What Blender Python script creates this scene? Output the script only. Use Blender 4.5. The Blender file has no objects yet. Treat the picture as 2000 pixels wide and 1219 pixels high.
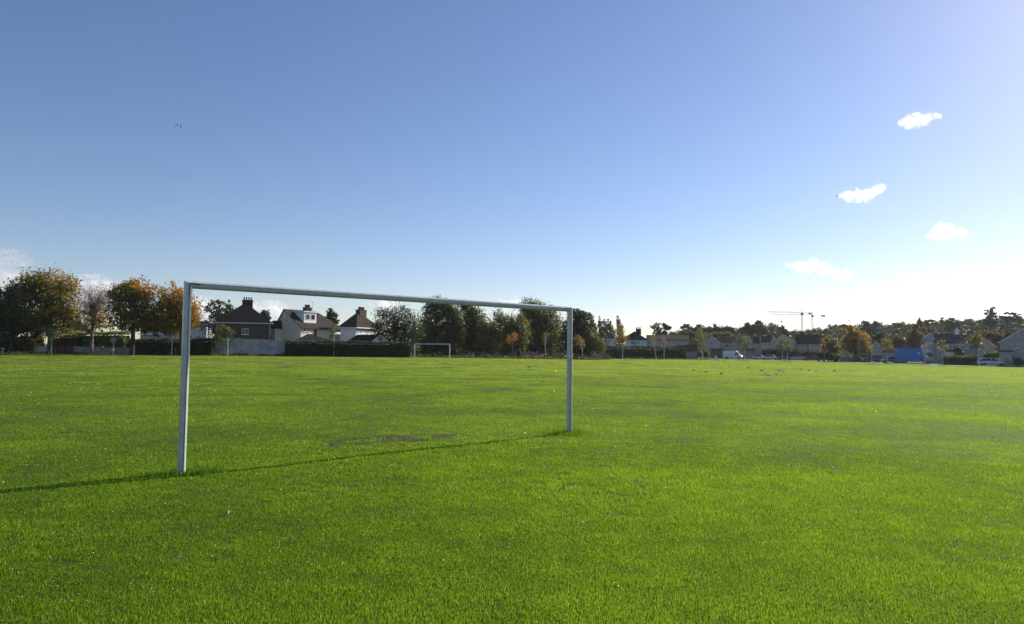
import bpy, bmesh, math, random
import numpy as np
from mathutils import Vector, Matrix, Quaternion

SC = bpy.context.scene
COL = SC.collection
R = math.radians
rng = np.random.default_rng(7)
random.seed(7)

# ------------------------------------------------------------------ helpers
def link(o, parent=None):
    COL.objects.link(o)
    if parent is not None:
        o.parent = parent
    return o

def tag(o, label=None, cat=None, group=None, kind=None):
    if label: o['label'] = label
    if cat: o['category'] = cat
    if group: o['group'] = group
    if kind: o['kind'] = kind
    return o

def empty(name, loc, rz=0.0, label=None, cat=None, group=None):
    o = bpy.data.objects.new(name, None)
    o.empty_display_size = 0.3
    o.location = loc
    o.rotation_euler = (0, 0, rz)
    link(o)
    return tag(o, label, cat, group)

def mesh_obj(name, verts, faces, mat, parent=None, smooth=False, loc=None, mats=None, midx=None, sharp=None):
    me = bpy.data.meshes.new(name)
    me.from_pydata([tuple(v) for v in verts], [], faces)
    for m in (mats or [mat]):
        me.materials.append(m)
    if midx is not None:
        me.polygons.foreach_set('material_index', midx)
    if smooth:
        me.polygons.foreach_set('use_smooth', [True] * len(me.polygons))
        if sharp: me.set_sharp_from_angle(angle=R(sharp))
    me.update()
    o = bpy.data.objects.new(name, me)
    if loc is not None: o.location = loc
    return link(o, parent)

class MB:
    """collects boxes, prisms, tubes and lofts; build() links them as one mesh object"""
    def __init__(s): s.v = []; s.f = []
    def add(s, verts, faces):
        n = len(s.v); s.v += [tuple(v) for v in verts]
        s.f += [tuple(i + n for i in f) for f in faces]; return s
    def box(s, x0, x1, y0, y1, z0, z1):
        return s.add([(x0,y0,z0),(x1,y0,z0),(x1,y1,z0),(x0,y1,z0),(x0,y0,z1),(x1,y0,z1),(x1,y1,z1),(x0,y1,z1)],
            [(0,3,2,1),(4,5,6,7),(0,1,5,4),(1,2,6,5),(2,3,7,6),(3,0,4,7)])
    def loft(s, rings, cap=True):
        n = len(rings[0]); vs = [p for r in rings for p in r]; fs = []
        for k in range(len(rings) - 1):
            for i in range(n):
                j = (i + 1) % n
                fs.append((k*n+i, k*n+j, (k+1)*n+j, (k+1)*n+i))
        if cap:
            fs.append(tuple(range(n - 1, -1, -1))); fs.append(tuple((len(rings)-1)*n + i for i in range(n)))
        return s.add(vs, fs)
    def tube(s, pts, rad, n=6):
        pts = [Vector(p) for p in pts]
        if not hasattr(rad, '__len__'): rad = [rad] * len(pts)
        rings = []
        for k, p in enumerate(pts):
            d = (pts[min(k+1, len(pts)-1)] - pts[max(k-1, 0)]).normalized()
            a = d.orthogonal().normalized() if abs(d.z) < .99 else Vector((1,0,0))
            a = (a - d * a.dot(d)).normalized(); b = d.cross(a)
            rings.append([p + (a*math.cos(2*math.pi*i/n) + b*math.sin(2*math.pi*i/n)) * rad[k] for i in range(n)])
        return s.loft(rings)
    def cyl(s, c, axis, rad, length, n=16):
        c = Vector(c); a = Vector(axis).normalized() * (length / 2)
        return s.tube([c - a, c + a], rad, n)
    def ball(s, c, r, nu=12, nv=8):
        c = Vector(c); r = r if hasattr(r, '__len__') else (r, r, r)
        vs = [c + Vector((0,0,-r[2]))]; fs = []
        for j in range(1, nv):
            t = -math.pi/2 + math.pi*j/nv
            for i in range(nu):
                a = 2*math.pi*i/nu
                vs.append(c + Vector((r[0]*math.cos(t)*math.cos(a), r[1]*math.cos(t)*math.sin(a), r[2]*math.sin(t))))
        vs.append(c + Vector((0,0,r[2]))); top = len(vs) - 1
        for i in range(nu):
            k = (i+1) % nu
            fs.append((0, 1+k, 1+i)); fs.append((top, 1+(nv-2)*nu+i, 1+(nv-2)*nu+k))
            for j in range(nv-2):
                fs.append((1+j*nu+i, 1+j*nu+k, 1+(j+1)*nu+k, 1+(j+1)*nu+i))
        return s.add(vs, fs)
    def build(s, name, mat, parent=None, smooth=False, sharp=None, loc=None):
        return mesh_obj(name, s.v, s.f, mat, parent, smooth=smooth, sharp=sharp, loc=loc)

def copy_tree(o, parent=None):
    c = o.copy(); COL.objects.link(c)
    if parent is not None: c.parent = parent
    for ch in list(o.children): copy_tree(ch, c)
    return c

def np_mesh(name, verts, tris, mat, attrs=None, smooth=False):
    """numpy verts (n,3) and triangles (m,3) -> mesh"""
    me = bpy.data.meshes.new(name)
    n, m = len(verts), len(tris)
    me.vertices.add(n); me.vertices.foreach_set('co', np.ascontiguousarray(verts, dtype=np.float32).ravel())
    me.loops.add(m*3); me.loops.foreach_set('vertex_index', np.ascontiguousarray(tris, dtype=np.int32).ravel())
    me.polygons.add(m); me.polygons.foreach_set('loop_start', np.arange(0, m*3, 3, dtype=np.int32))
    me.polygons.foreach_set('loop_total', np.full(m, 3, dtype=np.int32))
    if smooth: me.polygons.foreach_set('use_smooth', np.ones(m, dtype=bool))
    me.update(calc_edges=True)
    for k, a in (attrs or {}).items():
        at_ = me.attributes.new(k, 'FLOAT', 'POINT'); at_.data.foreach_set('value', np.ascontiguousarray(a, dtype=np.float32))
    me.materials.append(mat)
    return me

# ------------------------------------------------------------------ materials
def new_mat(name):
    m = bpy.data.materials.new(name); m.use_nodes = True
    nt = m.node_tree; nt.nodes.clear()
    return m, nt, nt.nodes.new('ShaderNodeOutputMaterial')

def N(nt, typ, **kw):
    n = nt.nodes.new(typ)
    for k, v in kw.items():
        if k.startswith('i_'): n.inputs[k[2:].replace('_', ' ')].default_value = v
        else: setattr(n, k, v)
    return n

def ramp(nt, stops, interp='LINEAR'):
    r = nt.nodes.new('ShaderNodeValToRGB'); r.color_ramp.interpolation = interp
    e = r.color_ramp.elements
    while len(e) < len(stops): e.new(0.5)
    for i, (p, c) in enumerate(stops):
        e[i].position = p; e[i].color = (*c, 1)
    return r

def mat_noise(name, c0, c1, scale=3.0, rough=0.8, spec=0.3, metallic=0.0, bump=0.0, bscale=None, detail=4, coords='Object', mid=(0.35, 0.65)):
    """two-tone noise material"""
    m, nt, out = new_mat(name)
    p = N(nt, 'ShaderNodeBsdfPrincipled'); p.inputs['Roughness'].default_value = rough
    p.inputs['Specular IOR Level'].default_value = spec; p.inputs['Metallic'].default_value = metallic
    tc = N(nt, 'ShaderNodeTexCoord'); no = N(nt, 'ShaderNodeTexNoise'); no.inputs['Scale'].default_value = scale
    no.inputs['Detail'].default_value = detail
    nt.links.new(tc.outputs[coords], no.inputs['Vector'])
    r = ramp(nt, [(mid[0], c0), (mid[1], c1)])
    nt.links.new(no.outputs['Fac'], r.inputs[0]); nt.links.new(r.outputs[0], p.inputs['Base Color'])
    if bump:
        nb = N(nt, 'ShaderNodeTexNoise'); nb.inputs['Scale'].default_value = bscale or scale*8; nb.inputs['Detail'].default_value = 3
        nt.links.new(tc.outputs[coords], nb.inputs['Vector'])
        b = N(nt, 'ShaderNodeBump'); b.inputs['Strength'].default_value = bump; b.inputs['Distance'].default_value = 0.02
        nt.links.new(nb.outputs['Fac'], b.inputs['Height']); nt.links.new(b.outputs[0], p.inputs['Normal'])
    nt.links.new(p.outputs[0], out.inputs[0])
    return m

def mat_leaf(name, stops, trans=0.45, scale=0.35, rough=0.5, spec=0.3, island=0.5, attr=None):
    """leaf foliage: colour from noise patches mixed with a per-leaf random value (or a stored per-leaf tint)"""
    m, nt, out = new_mat(name)
    geo = N(nt, 'ShaderNodeNewGeometry')
    if attr:
        at_ = N(nt, 'ShaderNodeAttribute', attribute_name=attr); base = at_.outputs['Fac']
    else:
        tc = N(nt, 'ShaderNodeTexCoord'); no = N(nt, 'ShaderNodeTexNoise'); no.inputs['Scale'].default_value = scale
        nt.links.new(tc.outputs['Object'], no.inputs['Vector']); base = no.outputs['Fac']
    mx = N(nt, 'ShaderNodeMix'); mx.inputs[0].default_value = island
    nt.links.new(base, mx.inputs[2]); nt.links.new(geo.outputs['Random Per Island'], mx.inputs[3])
    r = ramp(nt, stops); nt.links.new(mx.outputs[0], r.inputs[0])
    p = N(nt, 'ShaderNodeBsdfPrincipled'); p.inputs['Roughness'].default_value = rough; p.inputs['Specular IOR Level'].default_value = spec
    t = N(nt, 'ShaderNodeBsdfTranslucent')
    nt.links.new(r.outputs[0], p.inputs['Base Color']); nt.links.new(r.outputs[0], t.inputs['Color'])
    ms = N(nt, 'ShaderNodeMixShader'); ms.inputs[0].default_value = trans
    nt.links.new(p.outputs[0], ms.inputs[1]); nt.links.new(t.outputs[0], ms.inputs[2]); nt.links.new(ms.outputs[0], out.inputs[0])
    return m

# ------------------------------------------------------------------ camera
CAMZ, FPX = 1.66, 1333.3
PITCH, ROLL = 75/FPX, 0.0088
cam = bpy.data.cameras.new('camera'); camo = bpy.data.objects.new('camera', cam); link(camo)
cam.sensor_width = 36.0; cam.lens = 36*FPX/2000; cam.clip_start = 0.05; cam.clip_end = 20000
MR = Matrix.Rotation(math.pi/2 + PITCH, 3, 'X') @ Matrix.Rotation(ROLL, 3, 'Z')
camo.matrix_world = Matrix.Translation((0, 0, CAMZ)) @ MR.to_4x4()
cam.dof.use_dof = True; cam.dof.focus_distance = 11.0; cam.dof.aperture_fstop = 4.0
SC.camera = camo

def ray(px, py):
    return MR @ Vector(((px-1000)/FPX, -(py-609.5)/FPX, -1))
def at(px, py, D):
    d = ray(px, py); d = d * (D / d.y)
    return Vector((d.x, d.y, d.z + CAMZ))

# ------------------------------------------------------------------ terrain
CTRL = [(0,691,105),(200,691,108),(340,692,108),(500,696,112),(650,697,118),(850,700,128),(1000,699,140),(1150,699,150),
        (1280,701,170),(1370,701.5,190),(1450,702.8,205),(1560,704.8,205),(1680,708.8,175),(1790,712,160),(1900,714,145),(2000,717,125)]
cpts = [at(*c) for c in CTRL]
cp = [(p.x, p.y, p.z) for p in cpts]
for yy in (0, 12, 24, 36, 50):
    for k in range(-3, 4): cp.append((k*(6+yy*.33), yy, 0.0))
for k in range(-6, 7):
    cp.append((k*60, -80, 0.0)); cp.append((k*160, -400, 0.0))
for x, y, z in ((-160,170,.9),(-60,220,.8),(0,260,.3),(60,320,-.6),(140,280,-.9),(220,200,-.9),(-300,400,2),(-100,500,2),(60,500,1),(180,420,5),(290,380,8),(380,330,8),(240,600,10),(500,500,10),(500,300,6),(600,100,2),(-600,200,2),(0,1500,4),(900,1200,10),(-900,1200,4),(0,3500,4),(2500,2500,8),(-2500,2500,4)):
    cp.append((x, y, z))
CP = np.array(cp)
def terr(x, y):
    x = np.asarray(x, dtype=float); y = np.asarray(y, dtype=float)
    num = np.zeros_like(x); den = np.zeros_like(x)
    for cx, cy, cz in CP:
        s = 14 + 0.13*math.hypot(cx, cy)
        w = np.exp(-((x-cx)**2 + (y-cy)**2) / (2*s*s)) + 1e-9/(1+((x-cx)**2+(y-cy)**2)*1e-4)
        num += w*cz; den += w
    return num/den
def tz(x, y): return float(terr(np.array([x]), np.array([y]))[0])
def ground(px, D, dz=0.0):
    p = at(px, 700, D); return Vector((p.x, p.y, tz(p.x, p.y) + dz))

def vnoise(x, y, scale, seed):
    r = np.random.default_rng(seed); G = r.random((256, 256))
    u, v = x/scale + 500.3, y/scale + 500.7
    i, j = np.floor(u).astype(int), np.floor(v).astype(int); fu, fv = u-i, v-j
    fu = fu*fu*(3-2*fu); fv = fv*fv*(3-2*fv)
    g = lambda a, b: G[a % 256, b % 256]
    return (g(i,j)*(1-fu)+g(i+1,j)*fu)*(1-fv) + (g(i,j+1)*(1-fu)+g(i+1,j+1)*fu)*fv

# ------------------------------------------------------------------ sky, sun
SUN_AZ, SUN_EL = 47.3, 27.0
sun_dir = Vector((math.sin(R(SUN_AZ))*math.cos(R(SUN_EL)), math.cos(R(SUN_AZ))*math.cos(R(SUN_EL)), math.sin(R(SUN_EL))))
W = bpy.data.worlds.new('World'); SC.world = W; W.use_nodes = True
nt = W.node_tree; nt.nodes.clear()
sky = N(nt, 'ShaderNodeTexSky', sky_type='NISHITA', sun_disc=False)
sky.sun_elevation = R(SUN_EL); sky.sun_rotation = R(SUN_AZ)
sky.air_density = 1.0; sky.dust_density = 0.22; sky.ozone_density = 3.4; sky.altitude = 0
bg = N(nt, 'ShaderNodeBackground'); bg.inputs['Strength'].default_value = 0.074
wo = N(nt, 'ShaderNodeOutputWorld')
tintn = N(nt, 'ShaderNodeMix', data_type='RGBA', blend_type='MULTIPLY'); tintn.inputs[0].default_value = 1.0
tintn.inputs[7].default_value = (1.08, 0.97, 1.03, 1)
hsv = N(nt, 'ShaderNodeHueSaturation'); hsv.inputs['Saturation'].default_value = 1.07; nt.links.new(sky.outputs[0], hsv.inputs['Color']); nt.links.new(hsv.outputs[0], tintn.inputs[6]); nt.links.new(tintn.outputs[2], bg.inputs[0]); nt.links.new(bg.outputs[0], wo.inputs[0])
sl = bpy.data.lights.new('sun', 'SUN'); sl.energy = 4.8; sl.angle = R(0.5); sl.color = (1.0, 0.93, 0.82)
so = bpy.data.objects.new('sun', sl); link(so); so.rotation_euler = (-sun_dir).to_track_quat('-Z', 'Y').to_euler(); so.location = (0, 0, 60)
SC.view_settings.view_transform = 'Standard'; SC.view_settings.look = 'None'
SC.view_settings.exposure = 0.69; SC.view_settings.gamma = 1.0; SC.view_settings.use_curve_mapping = False
SC.render.engine = 'CYCLES'
cy = SC.cycles
cy.use_denoising = True; cy.denoiser = 'OPENIMAGEDENOISE'; cy.max_bounces = 8; cy.diffuse_bounces = 3; cy.glossy_bounces = 2
cy.transmission_bounces = 4; cy.transparent_max_bounces = 12; cy.volume_bounces = 6; cy.caustics_reflective = False; cy.caustics_refractive = False
cy.sample_clamp_indirect = 6; cy.volume_step_rate = 0.6; cy.volume_max_steps = 256

# ------------------------------------------------------------------ ground
def mat_ground():
    m, nt, out = new_mat('turf_soil')
    tc = N(nt, 'ShaderNodeTexCoord')
    p = N(nt, 'ShaderNodeBsdfPrincipled'); p.inputs['Roughness'].default_value = 0.9; p.inputs['Specular IOR Level'].default_value = 0.1
    def noise(s, d=4):
        n = N(nt, 'ShaderNodeTexNoise'); n.inputs['Scale'].default_value = s; n.inputs['Detail'].default_value = d
        nt.links.new(tc.outputs['Object'], n.inputs['Vector']); return n
    a = noise(0.12, 5); b = noise(2.2, 6)
    mx = N(nt, 'ShaderNodeMix'); mx.inputs[0].default_value = 0.5
    nt.links.new(a.outputs['Fac'], mx.inputs[2]); nt.links.new(b.outputs['Fac'], mx.inputs[3])
    r = ramp(nt, [(0.35, (0.030, 0.045, 0.008)), (0.62, (0.070, 0.090, 0.016))])
    nt.links.new(mx.outputs[0], r.inputs[0])
    soil = N(nt, 'ShaderNodeAttribute', attribute_name='soil')
    sc = ramp(nt, [(0.3, (0.020, 0.022, 0.008)), (0.7, (0.048, 0.042, 0.018))]); nt.links.new(noise(7, 6).outputs['Fac'], sc.inputs[0])
    mc = N(nt, 'ShaderNodeMix', data_type='RGBA'); nt.links.new(soil.outputs['Fac'], mc.inputs[0])
    nt.links.new(r.outputs[0], mc.inputs[6]); nt.links.new(sc.outputs[0], mc.inputs[7])
    nt.links.new(mc.outputs[2], p.inputs['Base Color'])
    bm = N(nt, 'ShaderNodeBump'); bm.inputs['Strength'].default_value = 0.6; bm.inputs['Distance'].default_value = 0.03
    nt.links.new(noise(14, 4).outputs['Fac'], bm.inputs['Height']); nt.links.new(bm.outputs[0], p.inputs['Normal'])
    nt.links.new(p.outputs[0], out.inputs[0])
    return m

def gpoint(px, py):      # pixel -> point on the flat turf near the camera
    d = ray(px, py); t = -CAMZ / d.z; return Vector((d.x*t, d.y*t, 0))
GA, GB = gpoint(354, 924), gpoint(1112, 847)
GAX = (GB - GA).normalized(); GNO = Vector((GAX.y, -GAX.x, 0))     # along the goal; towards the camera
GW = (GB - GA).length
print('GOAL', GA, GB, GW, 'az', math.degrees(math.atan2(GAX.x, GAX.y)))
MUD = gpoint(762, 863)
def soil_amount(x, y):
    """worn goal mouth: an irregular patch of bare earth"""
    dx, dy = x - MUD.x, y - MUD.y
    a = dx*GAX.x + dy*GAX.y; b = dx*GNO.x + dy*GNO.y
    q = (a/1.95)**2 + (b/0.85)**2
    n = vnoise(x, y, 0.30, 3)*0.6 + vnoise(x, y, 0.12, 4)*0.4
    return np.clip(0.95 - q + (n-0.52)*3.0, 0, 1) * (q < 4)

def build_ground():
    rr = np.concatenate([[0.0], np.geomspace(1.0, 1250, 280)])
    na = 288
    # finer angular spacing in front
    th = np.linspace(-math.pi, math.pi, na, endpoint=False)
    V = [(0.0, 0.0)]
    for r in rr[1:]:
        for t in th: V.append((r*math.sin(t), r*math.cos(t)))
    V = np.array(V)
    z = terr(V[:,0], V[:,1])
    d = np.hypot(V[:,0], V[:,1])
    z = z + (vnoise(V[:,0], V[:,1], 1.7, 11)-.5)*.05*np.clip(d/8, 0, 1)*(d < 400)
    tris = []
    for i in range(na): tris.append((0, 1+(i+1) % na, 1+i))
    nr = len(rr)-1
    k = np.arange(nr-1)[:,None]*na; i = np.arange(na)[None,:]; j = (i+1) % na
    a = 1+k+i; b = 1+k+j; c = 1+k+na+j; e = 1+k+na+i
    T = np.concatenate([np.array(tris), np.stack([a,b,c],-1).reshape(-1,3), np.stack([a,c,e],-1).reshape(-1,3)])
    T = T[:, ::-1]
    me = np_mesh('ground', np.column_stack([V, z]), T, mat_ground(), {'soil': soil_amount(V[:,0], V[:,1])}, smooth=True)
    o = link(bpy.data.objects.new('ground', me)); tag(o, 'wide flat green playing field', None, kind='structure')
    if 'category' in o: del o['category']
    return o
build_ground()

# ------------------------------------------------------------------ grass
def mat_grass():
    m, nt, out = new_mat('grass_blades')
    at_ = N(nt, 'ShaderNodeAttribute', attribute_name='tint')
    geo = N(nt, 'ShaderNodeNewGeometry')
    r = ramp(nt, [(0.0, (0.038, 0.100, 0.004)), (0.40, (0.106, 0.200, 0.007)), (0.75, (0.216, 0.305, 0.022)), (0.90, (0.32, 0.32, 0.07)), (1.0, (0.42, 0.37, 0.16))])
    nt.links.new(at_.outputs['Fac'], r.inputs[0])
    p = N(nt, 'ShaderNodeBsdfPrincipled'); p.inputs['Roughness'].default_value = 0.24; p.inputs['Specular IOR Level'].default_value = 0.42
    t = N(nt, 'ShaderNodeBsdfTranslucent')
    g = N(nt, 'ShaderNodeHueSaturation'); g.inputs['Value'].default_value = 1.75; g.inputs['Hue'].default_value = 0.488
    nt.links.new(r.outputs[0], p.inputs['Base Color']); nt.links.new(r.outputs[0], g.inputs['Color']); nt.links.new(g.outputs[0], t.inputs['Color'])
    ms = N(nt, 'ShaderNodeMixShader'); ms.inputs[0].default_value = 0.60
    nt.links.new(p.outputs[0], ms.inputs[1]); nt.links.new(t.outputs[0], ms.inputs[2]); nt.links.new(ms.outputs[0], out.inputs[0])
    return m

def build_grass():
    V, T, A = [], [], []; base = [0]
    def emit(x, y, h, w, tint, tris=1, lean=0.35):
        n = len(x); z = terr(x, y) + (vnoise(x, y, 1.7, 11)-.5)*.05*np.clip(np.hypot(x, y)/8, 0, 1) - 0.004
        a = rng.uniform(0, 2*math.pi, n); ca, sa = np.cos(a), np.sin(a)
        la = rng.uniform(0, 2*math.pi, n); lm = np.abs(rng.normal(0, lean, n))*h
        lx, ly = np.cos(la)*lm + 0.10*h, np.sin(la)*lm
        P0 = np.column_stack([x - ca*w/2, y - sa*w/2, z]); P1 = np.column_stack([x + ca*w/2, y + sa*w/2, z])
        tip = np.column_stack([x + lx, y + ly, z + h*np.sqrt(np.clip(1-(lm/h)**2*.5, .2, 1))])
        if tris == 1:
            v = np.stack([P0, P1, tip], 1).reshape(-1, 3); k = np.arange(n)*3 + base[0]
            t = np.column_stack([k, k+1, k+2]); A.append(np.repeat(tint, 3)); base[0] += 3*n
        else:
            M = np.column_stack([x + lx*.35, y + ly*.35, z + h*.58]); off = np.column_stack([ca*w*.42, sa*w*.42, np.zeros(n)])
            v = np.stack([P0, P1, M-off, M+off, tip], 1).reshape(-1, 3); k = np.arange(n)*5 + base[0]
            t = np.concatenate([np.column_stack([k, k+1, k+3]), np.column_stack([k, k+3, k+2]), np.column_stack([k+2, k+3, k+4])])
            A.append(np.repeat(tint, 5)); base[0] += 5*n
        V.append(v); T.append(t)
    AHALF = R(50)
    q = 2.9
    def field(r0, r1, power, dens0, tris):
        """blades thin out with distance while they widen, so that the sward stays closed"""
        n = int(2*AHALF*dens0*q*((r1*r1-r0*r0)/2 if power == 0 else 36*math.log(r1/r0)))
        u = rng.random(n)
        r = np.sqrt(r0*r0 + u*(r1*r1-r0*r0)) if power == 0 else r0*(r1/r0)**u
        th = rng.uniform(-AHALF, AHALF, n); x, y = r*np.sin(th), r*np.cos(th)
        if r1 > 100:
            edge = np.interp(1000 + FPX*x/y, [c[0] for c in CTRL], [c[2] for c in CTRL]) + 1.5
            k = y < edge; x, y, r = x[k], y[k], r[k]; n = len(x)
        s = soil_amount(x, y)
        big = vnoise(x, y, 2.6, 21)*.40 + vnoise(x, y, .7, 22)*.30 + vnoise(x, y, .2, 23)*.30
        wear = np.clip((vnoise(x, y, .11, 31)-.68)*6, 0, 1) * np.clip((vnoise(x, y, 1.6, 32)-.50)*3, 0, 1)
        far = np.clip((r-10)/55, 0, 1)
        keep = rng.random(n) > np.clip(s*.66 + wear*.55*(1-far*.6), 0, .92)
        x, y, r, big, s, far, wear = x[keep], y[keep], r[keep], big[keep], s[keep], far[keep], wear[keep]; n = len(x)
        hh = .027*(0.45 + 1.0*big)*rng.uniform(.55, 1.35, n)*(1-.5*s)*(1-.45*wear)*(1+.25*far)
        ww = .0026*np.maximum(r/6, 1)**1.0*rng.uniform(.7, 1.3, n)
        mow = vnoise(x*.12, y, 5.0, 41)*.5 + vnoise(x*.25, y, 1.7, 42)*.5
        tint = np.clip(0.33 + (big-.5)*.50 + rng.normal(0, .15, n) + far*.22 + (mow-.5)*.22*np.clip(r/25, .15, 1) + s*.1, 0, .80)
        dry = rng.random(n) < 0.014 + .05*s
        tint[dry] = rng.uniform(.85, 1.0, dry.sum())
        emit(x, y, hh, ww, tint, tris)
    field(2.2, 6, 0, 7500, 3)
    field(6, 13, 2, 7500, 3)
    field(13, 218, 2, 7500, 1)
    # longer tufts the mower leaves round the foot of each post
    for c, n, sp, hh in ((GA + GAX*.12, 900, .14, .075), (GB, 1500, .20, .10), (GA + GAX*.30 + GNO*.05, 700, .16, .07), (GA - GAX*.25 + GNO*.02, 500, .15, .06), (GB - GAX*.25, 700, .2, .07)):
        x = c.x + rng.normal(0, sp, n)*1.0; y = c.y + rng.normal(0, sp, n)
        emit(x, y, hh*rng.uniform(.4, 1.2, n), np.full(n, .006), np.clip(rng.normal(.16, .10, n), 0, .6), 3, .5)
    V, T, A = np.concatenate(V), np.concatenate(T), np.concatenate(A)
    print('GRASS tris', len(T))
    me = np_mesh('grass', V, T, mat_grass(), {'tint': A})
    o = link(bpy.data.objects.new('grass', me)); tag(o, 'short green mown grass with longer tufts at the goal posts', None, kind='stuff')
build_grass()

# ------------------------------------------------------------------ goals
def mat_alu():
    m, nt, out = new_mat('white_painted_aluminium')
    p = N(nt, 'ShaderNodeBsdfPrincipled'); p.inputs['Roughness'].default_value = 0.26; p.inputs['Specular IOR Level'].default_value = 0.55; p.inputs['Coat Weight'].default_value = 0.5; p.inputs['Coat Roughness'].default_value = 0.18
    tc = N(nt, 'ShaderNodeTexCoord'); no = N(nt, 'ShaderNodeTexNoise'); no.inputs['Scale'].default_value = 6; no.inputs['Detail'].default_value = 8
    mp = N(nt, 'ShaderNodeMapping'); mp.inputs['Scale'].default_value = (3, 3, 1.2)
    nt.links.new(tc.outputs['Object'], mp.inputs[0]); nt.links.new(mp.outputs[0], no.inputs['Vector'])
    r = ramp(nt, [(0.28, (0.40, 0.41, 0.40)), (0.50, (0.52, 0.53, 0.525)), (0.75, (0.56, 0.57, 0.565))])
    nt.links.new(no.outputs['Fac'], r.inputs[0]); nt.links.new(r.outputs[0], p.inputs['Base Color'])
    nt.links.new(p.outputs[0], out.inputs[0]); return m
M_ALU = mat_alu()
M_BRACKET = mat_noise('dull_grey_metal', (.06,.065,.07), (.13,.14,.15), 20, .5, .5, metallic=.5)
M_HOLE = mat_noise('black_hole', (.01,.01,.01), (.02,.02,.02), 20, .9)

def goal_profile(w, g0=-.34, g1=.02):
    r = w/2; pts = []
    p = 2.5
    for i in range(48):
        a = 2*math.pi*i/48; c, s = math.cos(a), math.sin(a)
        pts.append((r*math.copysign(abs(c)**(2/p), c), r*math.copysign(abs(s)**(2/p), s)))
    g0, g1, dep = g0*r, g1*r, .42*r            # groove on the net side and on the front
    out = []; doneT = doneB = False
    for q, n in pts:
        if g0-1e-6 < q < g1+1e-6:
            if n > 0 and not doneT:
                nn = r*.992; out += [(g1, nn), (g1-.02*r, nn-.10*r), (g1-.02*r, nn-dep), (g0+.02*r, nn-dep), (g0+.02*r, nn-.10*r), (g0, nn)]; doneT = True
            elif n < 0 and not doneB:
                nn = -r*.992; out += [(g0, nn), (g0+.02*r, nn+.10*r), (g0+.02*r, nn+dep), (g1-.02*r, nn+dep), (g1-.02*r, nn+.10*r), (g1, nn)]; doneB = True
        else: out.append((q, n))
    return out

def make_goal(name, A, B, H, w, label, group=None, detail=True, mat=None):
    mat = mat or M_ALU
    ax = (B-A).normalized(); L = (B-A).length
    root = empty(name, ((A+B)/2), math.atan2(ax.y, ax.x), label, 'goal', group)
    zA, zB = tz(A.x, A.y)-root.location.z, tz(B.x, B.y)-root.location.z
    prof = goal_profile(w); bprof = goal_profile(w, -.02, .42)
    def post(sgn, zb):
        cx = sgn*L/2
        rings = [[(cx + sgn*q, n, zb-.25) for q, n in prof], [(cx + sgn*q, n, H - w/2 + q) for q, n in prof]]
        return MB().loft(rings).build('post', mat, root, smooth=True, sharp=35)
    pl, pr = post(-1, zA), post(1, zB)
    rings = [[(sg*(L/2 + q), n, H - w/2 + q) for q, n in bprof] for sg in (-1, 1)]
    MB().loft(rings).build('crossbar', mat, root, smooth=True, sharp=35)
    if detail:
        r = w/2; gq, gb = -.16*r, .20*r
        for sg in (-1, 1):
            for face in (-1, 1):
                y1 = face*(r*.992 - .03*r); y0 = face*(r*.70); y0, y1 = min(y0, y1), max(y0, y1)
                cx = sg*(L/2 + gq); cz = H - w/2 + gb; hw = r*.15
                b = MB().box(min(cx-hw, cx - sg*.15), max(cx+hw, cx - sg*.15), y0, y1, cz-hw, cz+hw)
                b.box(cx-hw, cx+hw, y0, y1, cz-.15, cz-hw)
                b.cyl((cx - sg*.05, face*r*.99, cz), (0, 1, 0), .008, .012, 8).cyl((cx - sg*.12, face*r*.99, cz), (0, 1, 0), .008, .012, 8).cyl((cx, face*r*.99, cz-.10), (0, 1, 0), .008, .012, 8)
                b.build('corner_bracket', M_BRACKET, root)
        for k in range(1, 8):            # net hooks in the groove under the bar
            pass
        MB().cyl((-L/2 - r*.95, -r*.45, H-.22), (1, 0, 0), .006, .01, 8).build('bolt_hole', M_HOLE, pl)
    return root
make_goal('football_goal', GA, GB, 2.555, .100, 'white metal football goal frame without a net standing close to the camera')
FA, FB = ground(809.5, 122), ground(878, 118)
make_goal('football_goal', FA, FB, 2.50, .15, 'small far white goal frame in front of the tall trees', detail=False, mat=mat_noise('fresh_white_paint', (.72,.72,.71), (.82,.82,.81), 2, .5, .4))
# ------------------------------------------------------------------ placing by distance
def D_for(px, py, lo, hi):
    """distance at which the terrain meets the sight line of a foot point"""
    best, bd = (lo+hi)/2, 1e9
    for D in np.linspace(lo, hi, 40):
        p = at(px, py, D); e = abs(p.z - tz(p.x, p.y))*1000/D
        if e < bd: best, bd = float(D), e
    return best

# ------------------------------------------------------------------ materials of the place
FOL = [(0.0, (.014,.024,.009)), (.28, (.040,.064,.013)), (.46, (.105,.130,.022)), (.62, (.30,.225,.022)), (.78, (.44,.185,.014)), (.92, (.25,.090,.020)), (1.0, (.14,.075,.05))]
M_FOL = mat_leaf('foliage', FOL, attr='tint', island=.22, trans=.50)
M_DULL = mat_leaf('dull_autumn_leaves', [(0, (.03,.035,.015)), (.5, (.12,.085,.025)), (1, (.26,.125,.028))], attr='tint', island=.3, trans=.4)
M_LIME = mat_leaf('bright_green_leaves', [(0, (.04,.08,.01)), (.5, (.17,.26,.025)), (1, (.32,.40,.055))], attr='tint', island=.3, trans=.55)  # colour raised to put sunlight on the hedge into the leaves
M_BRAMBLE = mat_leaf('bramble_leaves', [(0, (.03,.035,.02)), (.5, (.085,.085,.06)), (1, (.17,.16,.12))], attr='tint', island=.4, trans=.3)
M_BARK = mat_noise('dark_bark', (.030,.024,.018), (.075,.06,.045), 6, .9, .1, bump=.5)
M_BIRCH = mat_noise('pale_birch_bark', (.10,.09,.08), (.62,.58,.52), 5, .8, .2, mid=(.28, .45))
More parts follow.
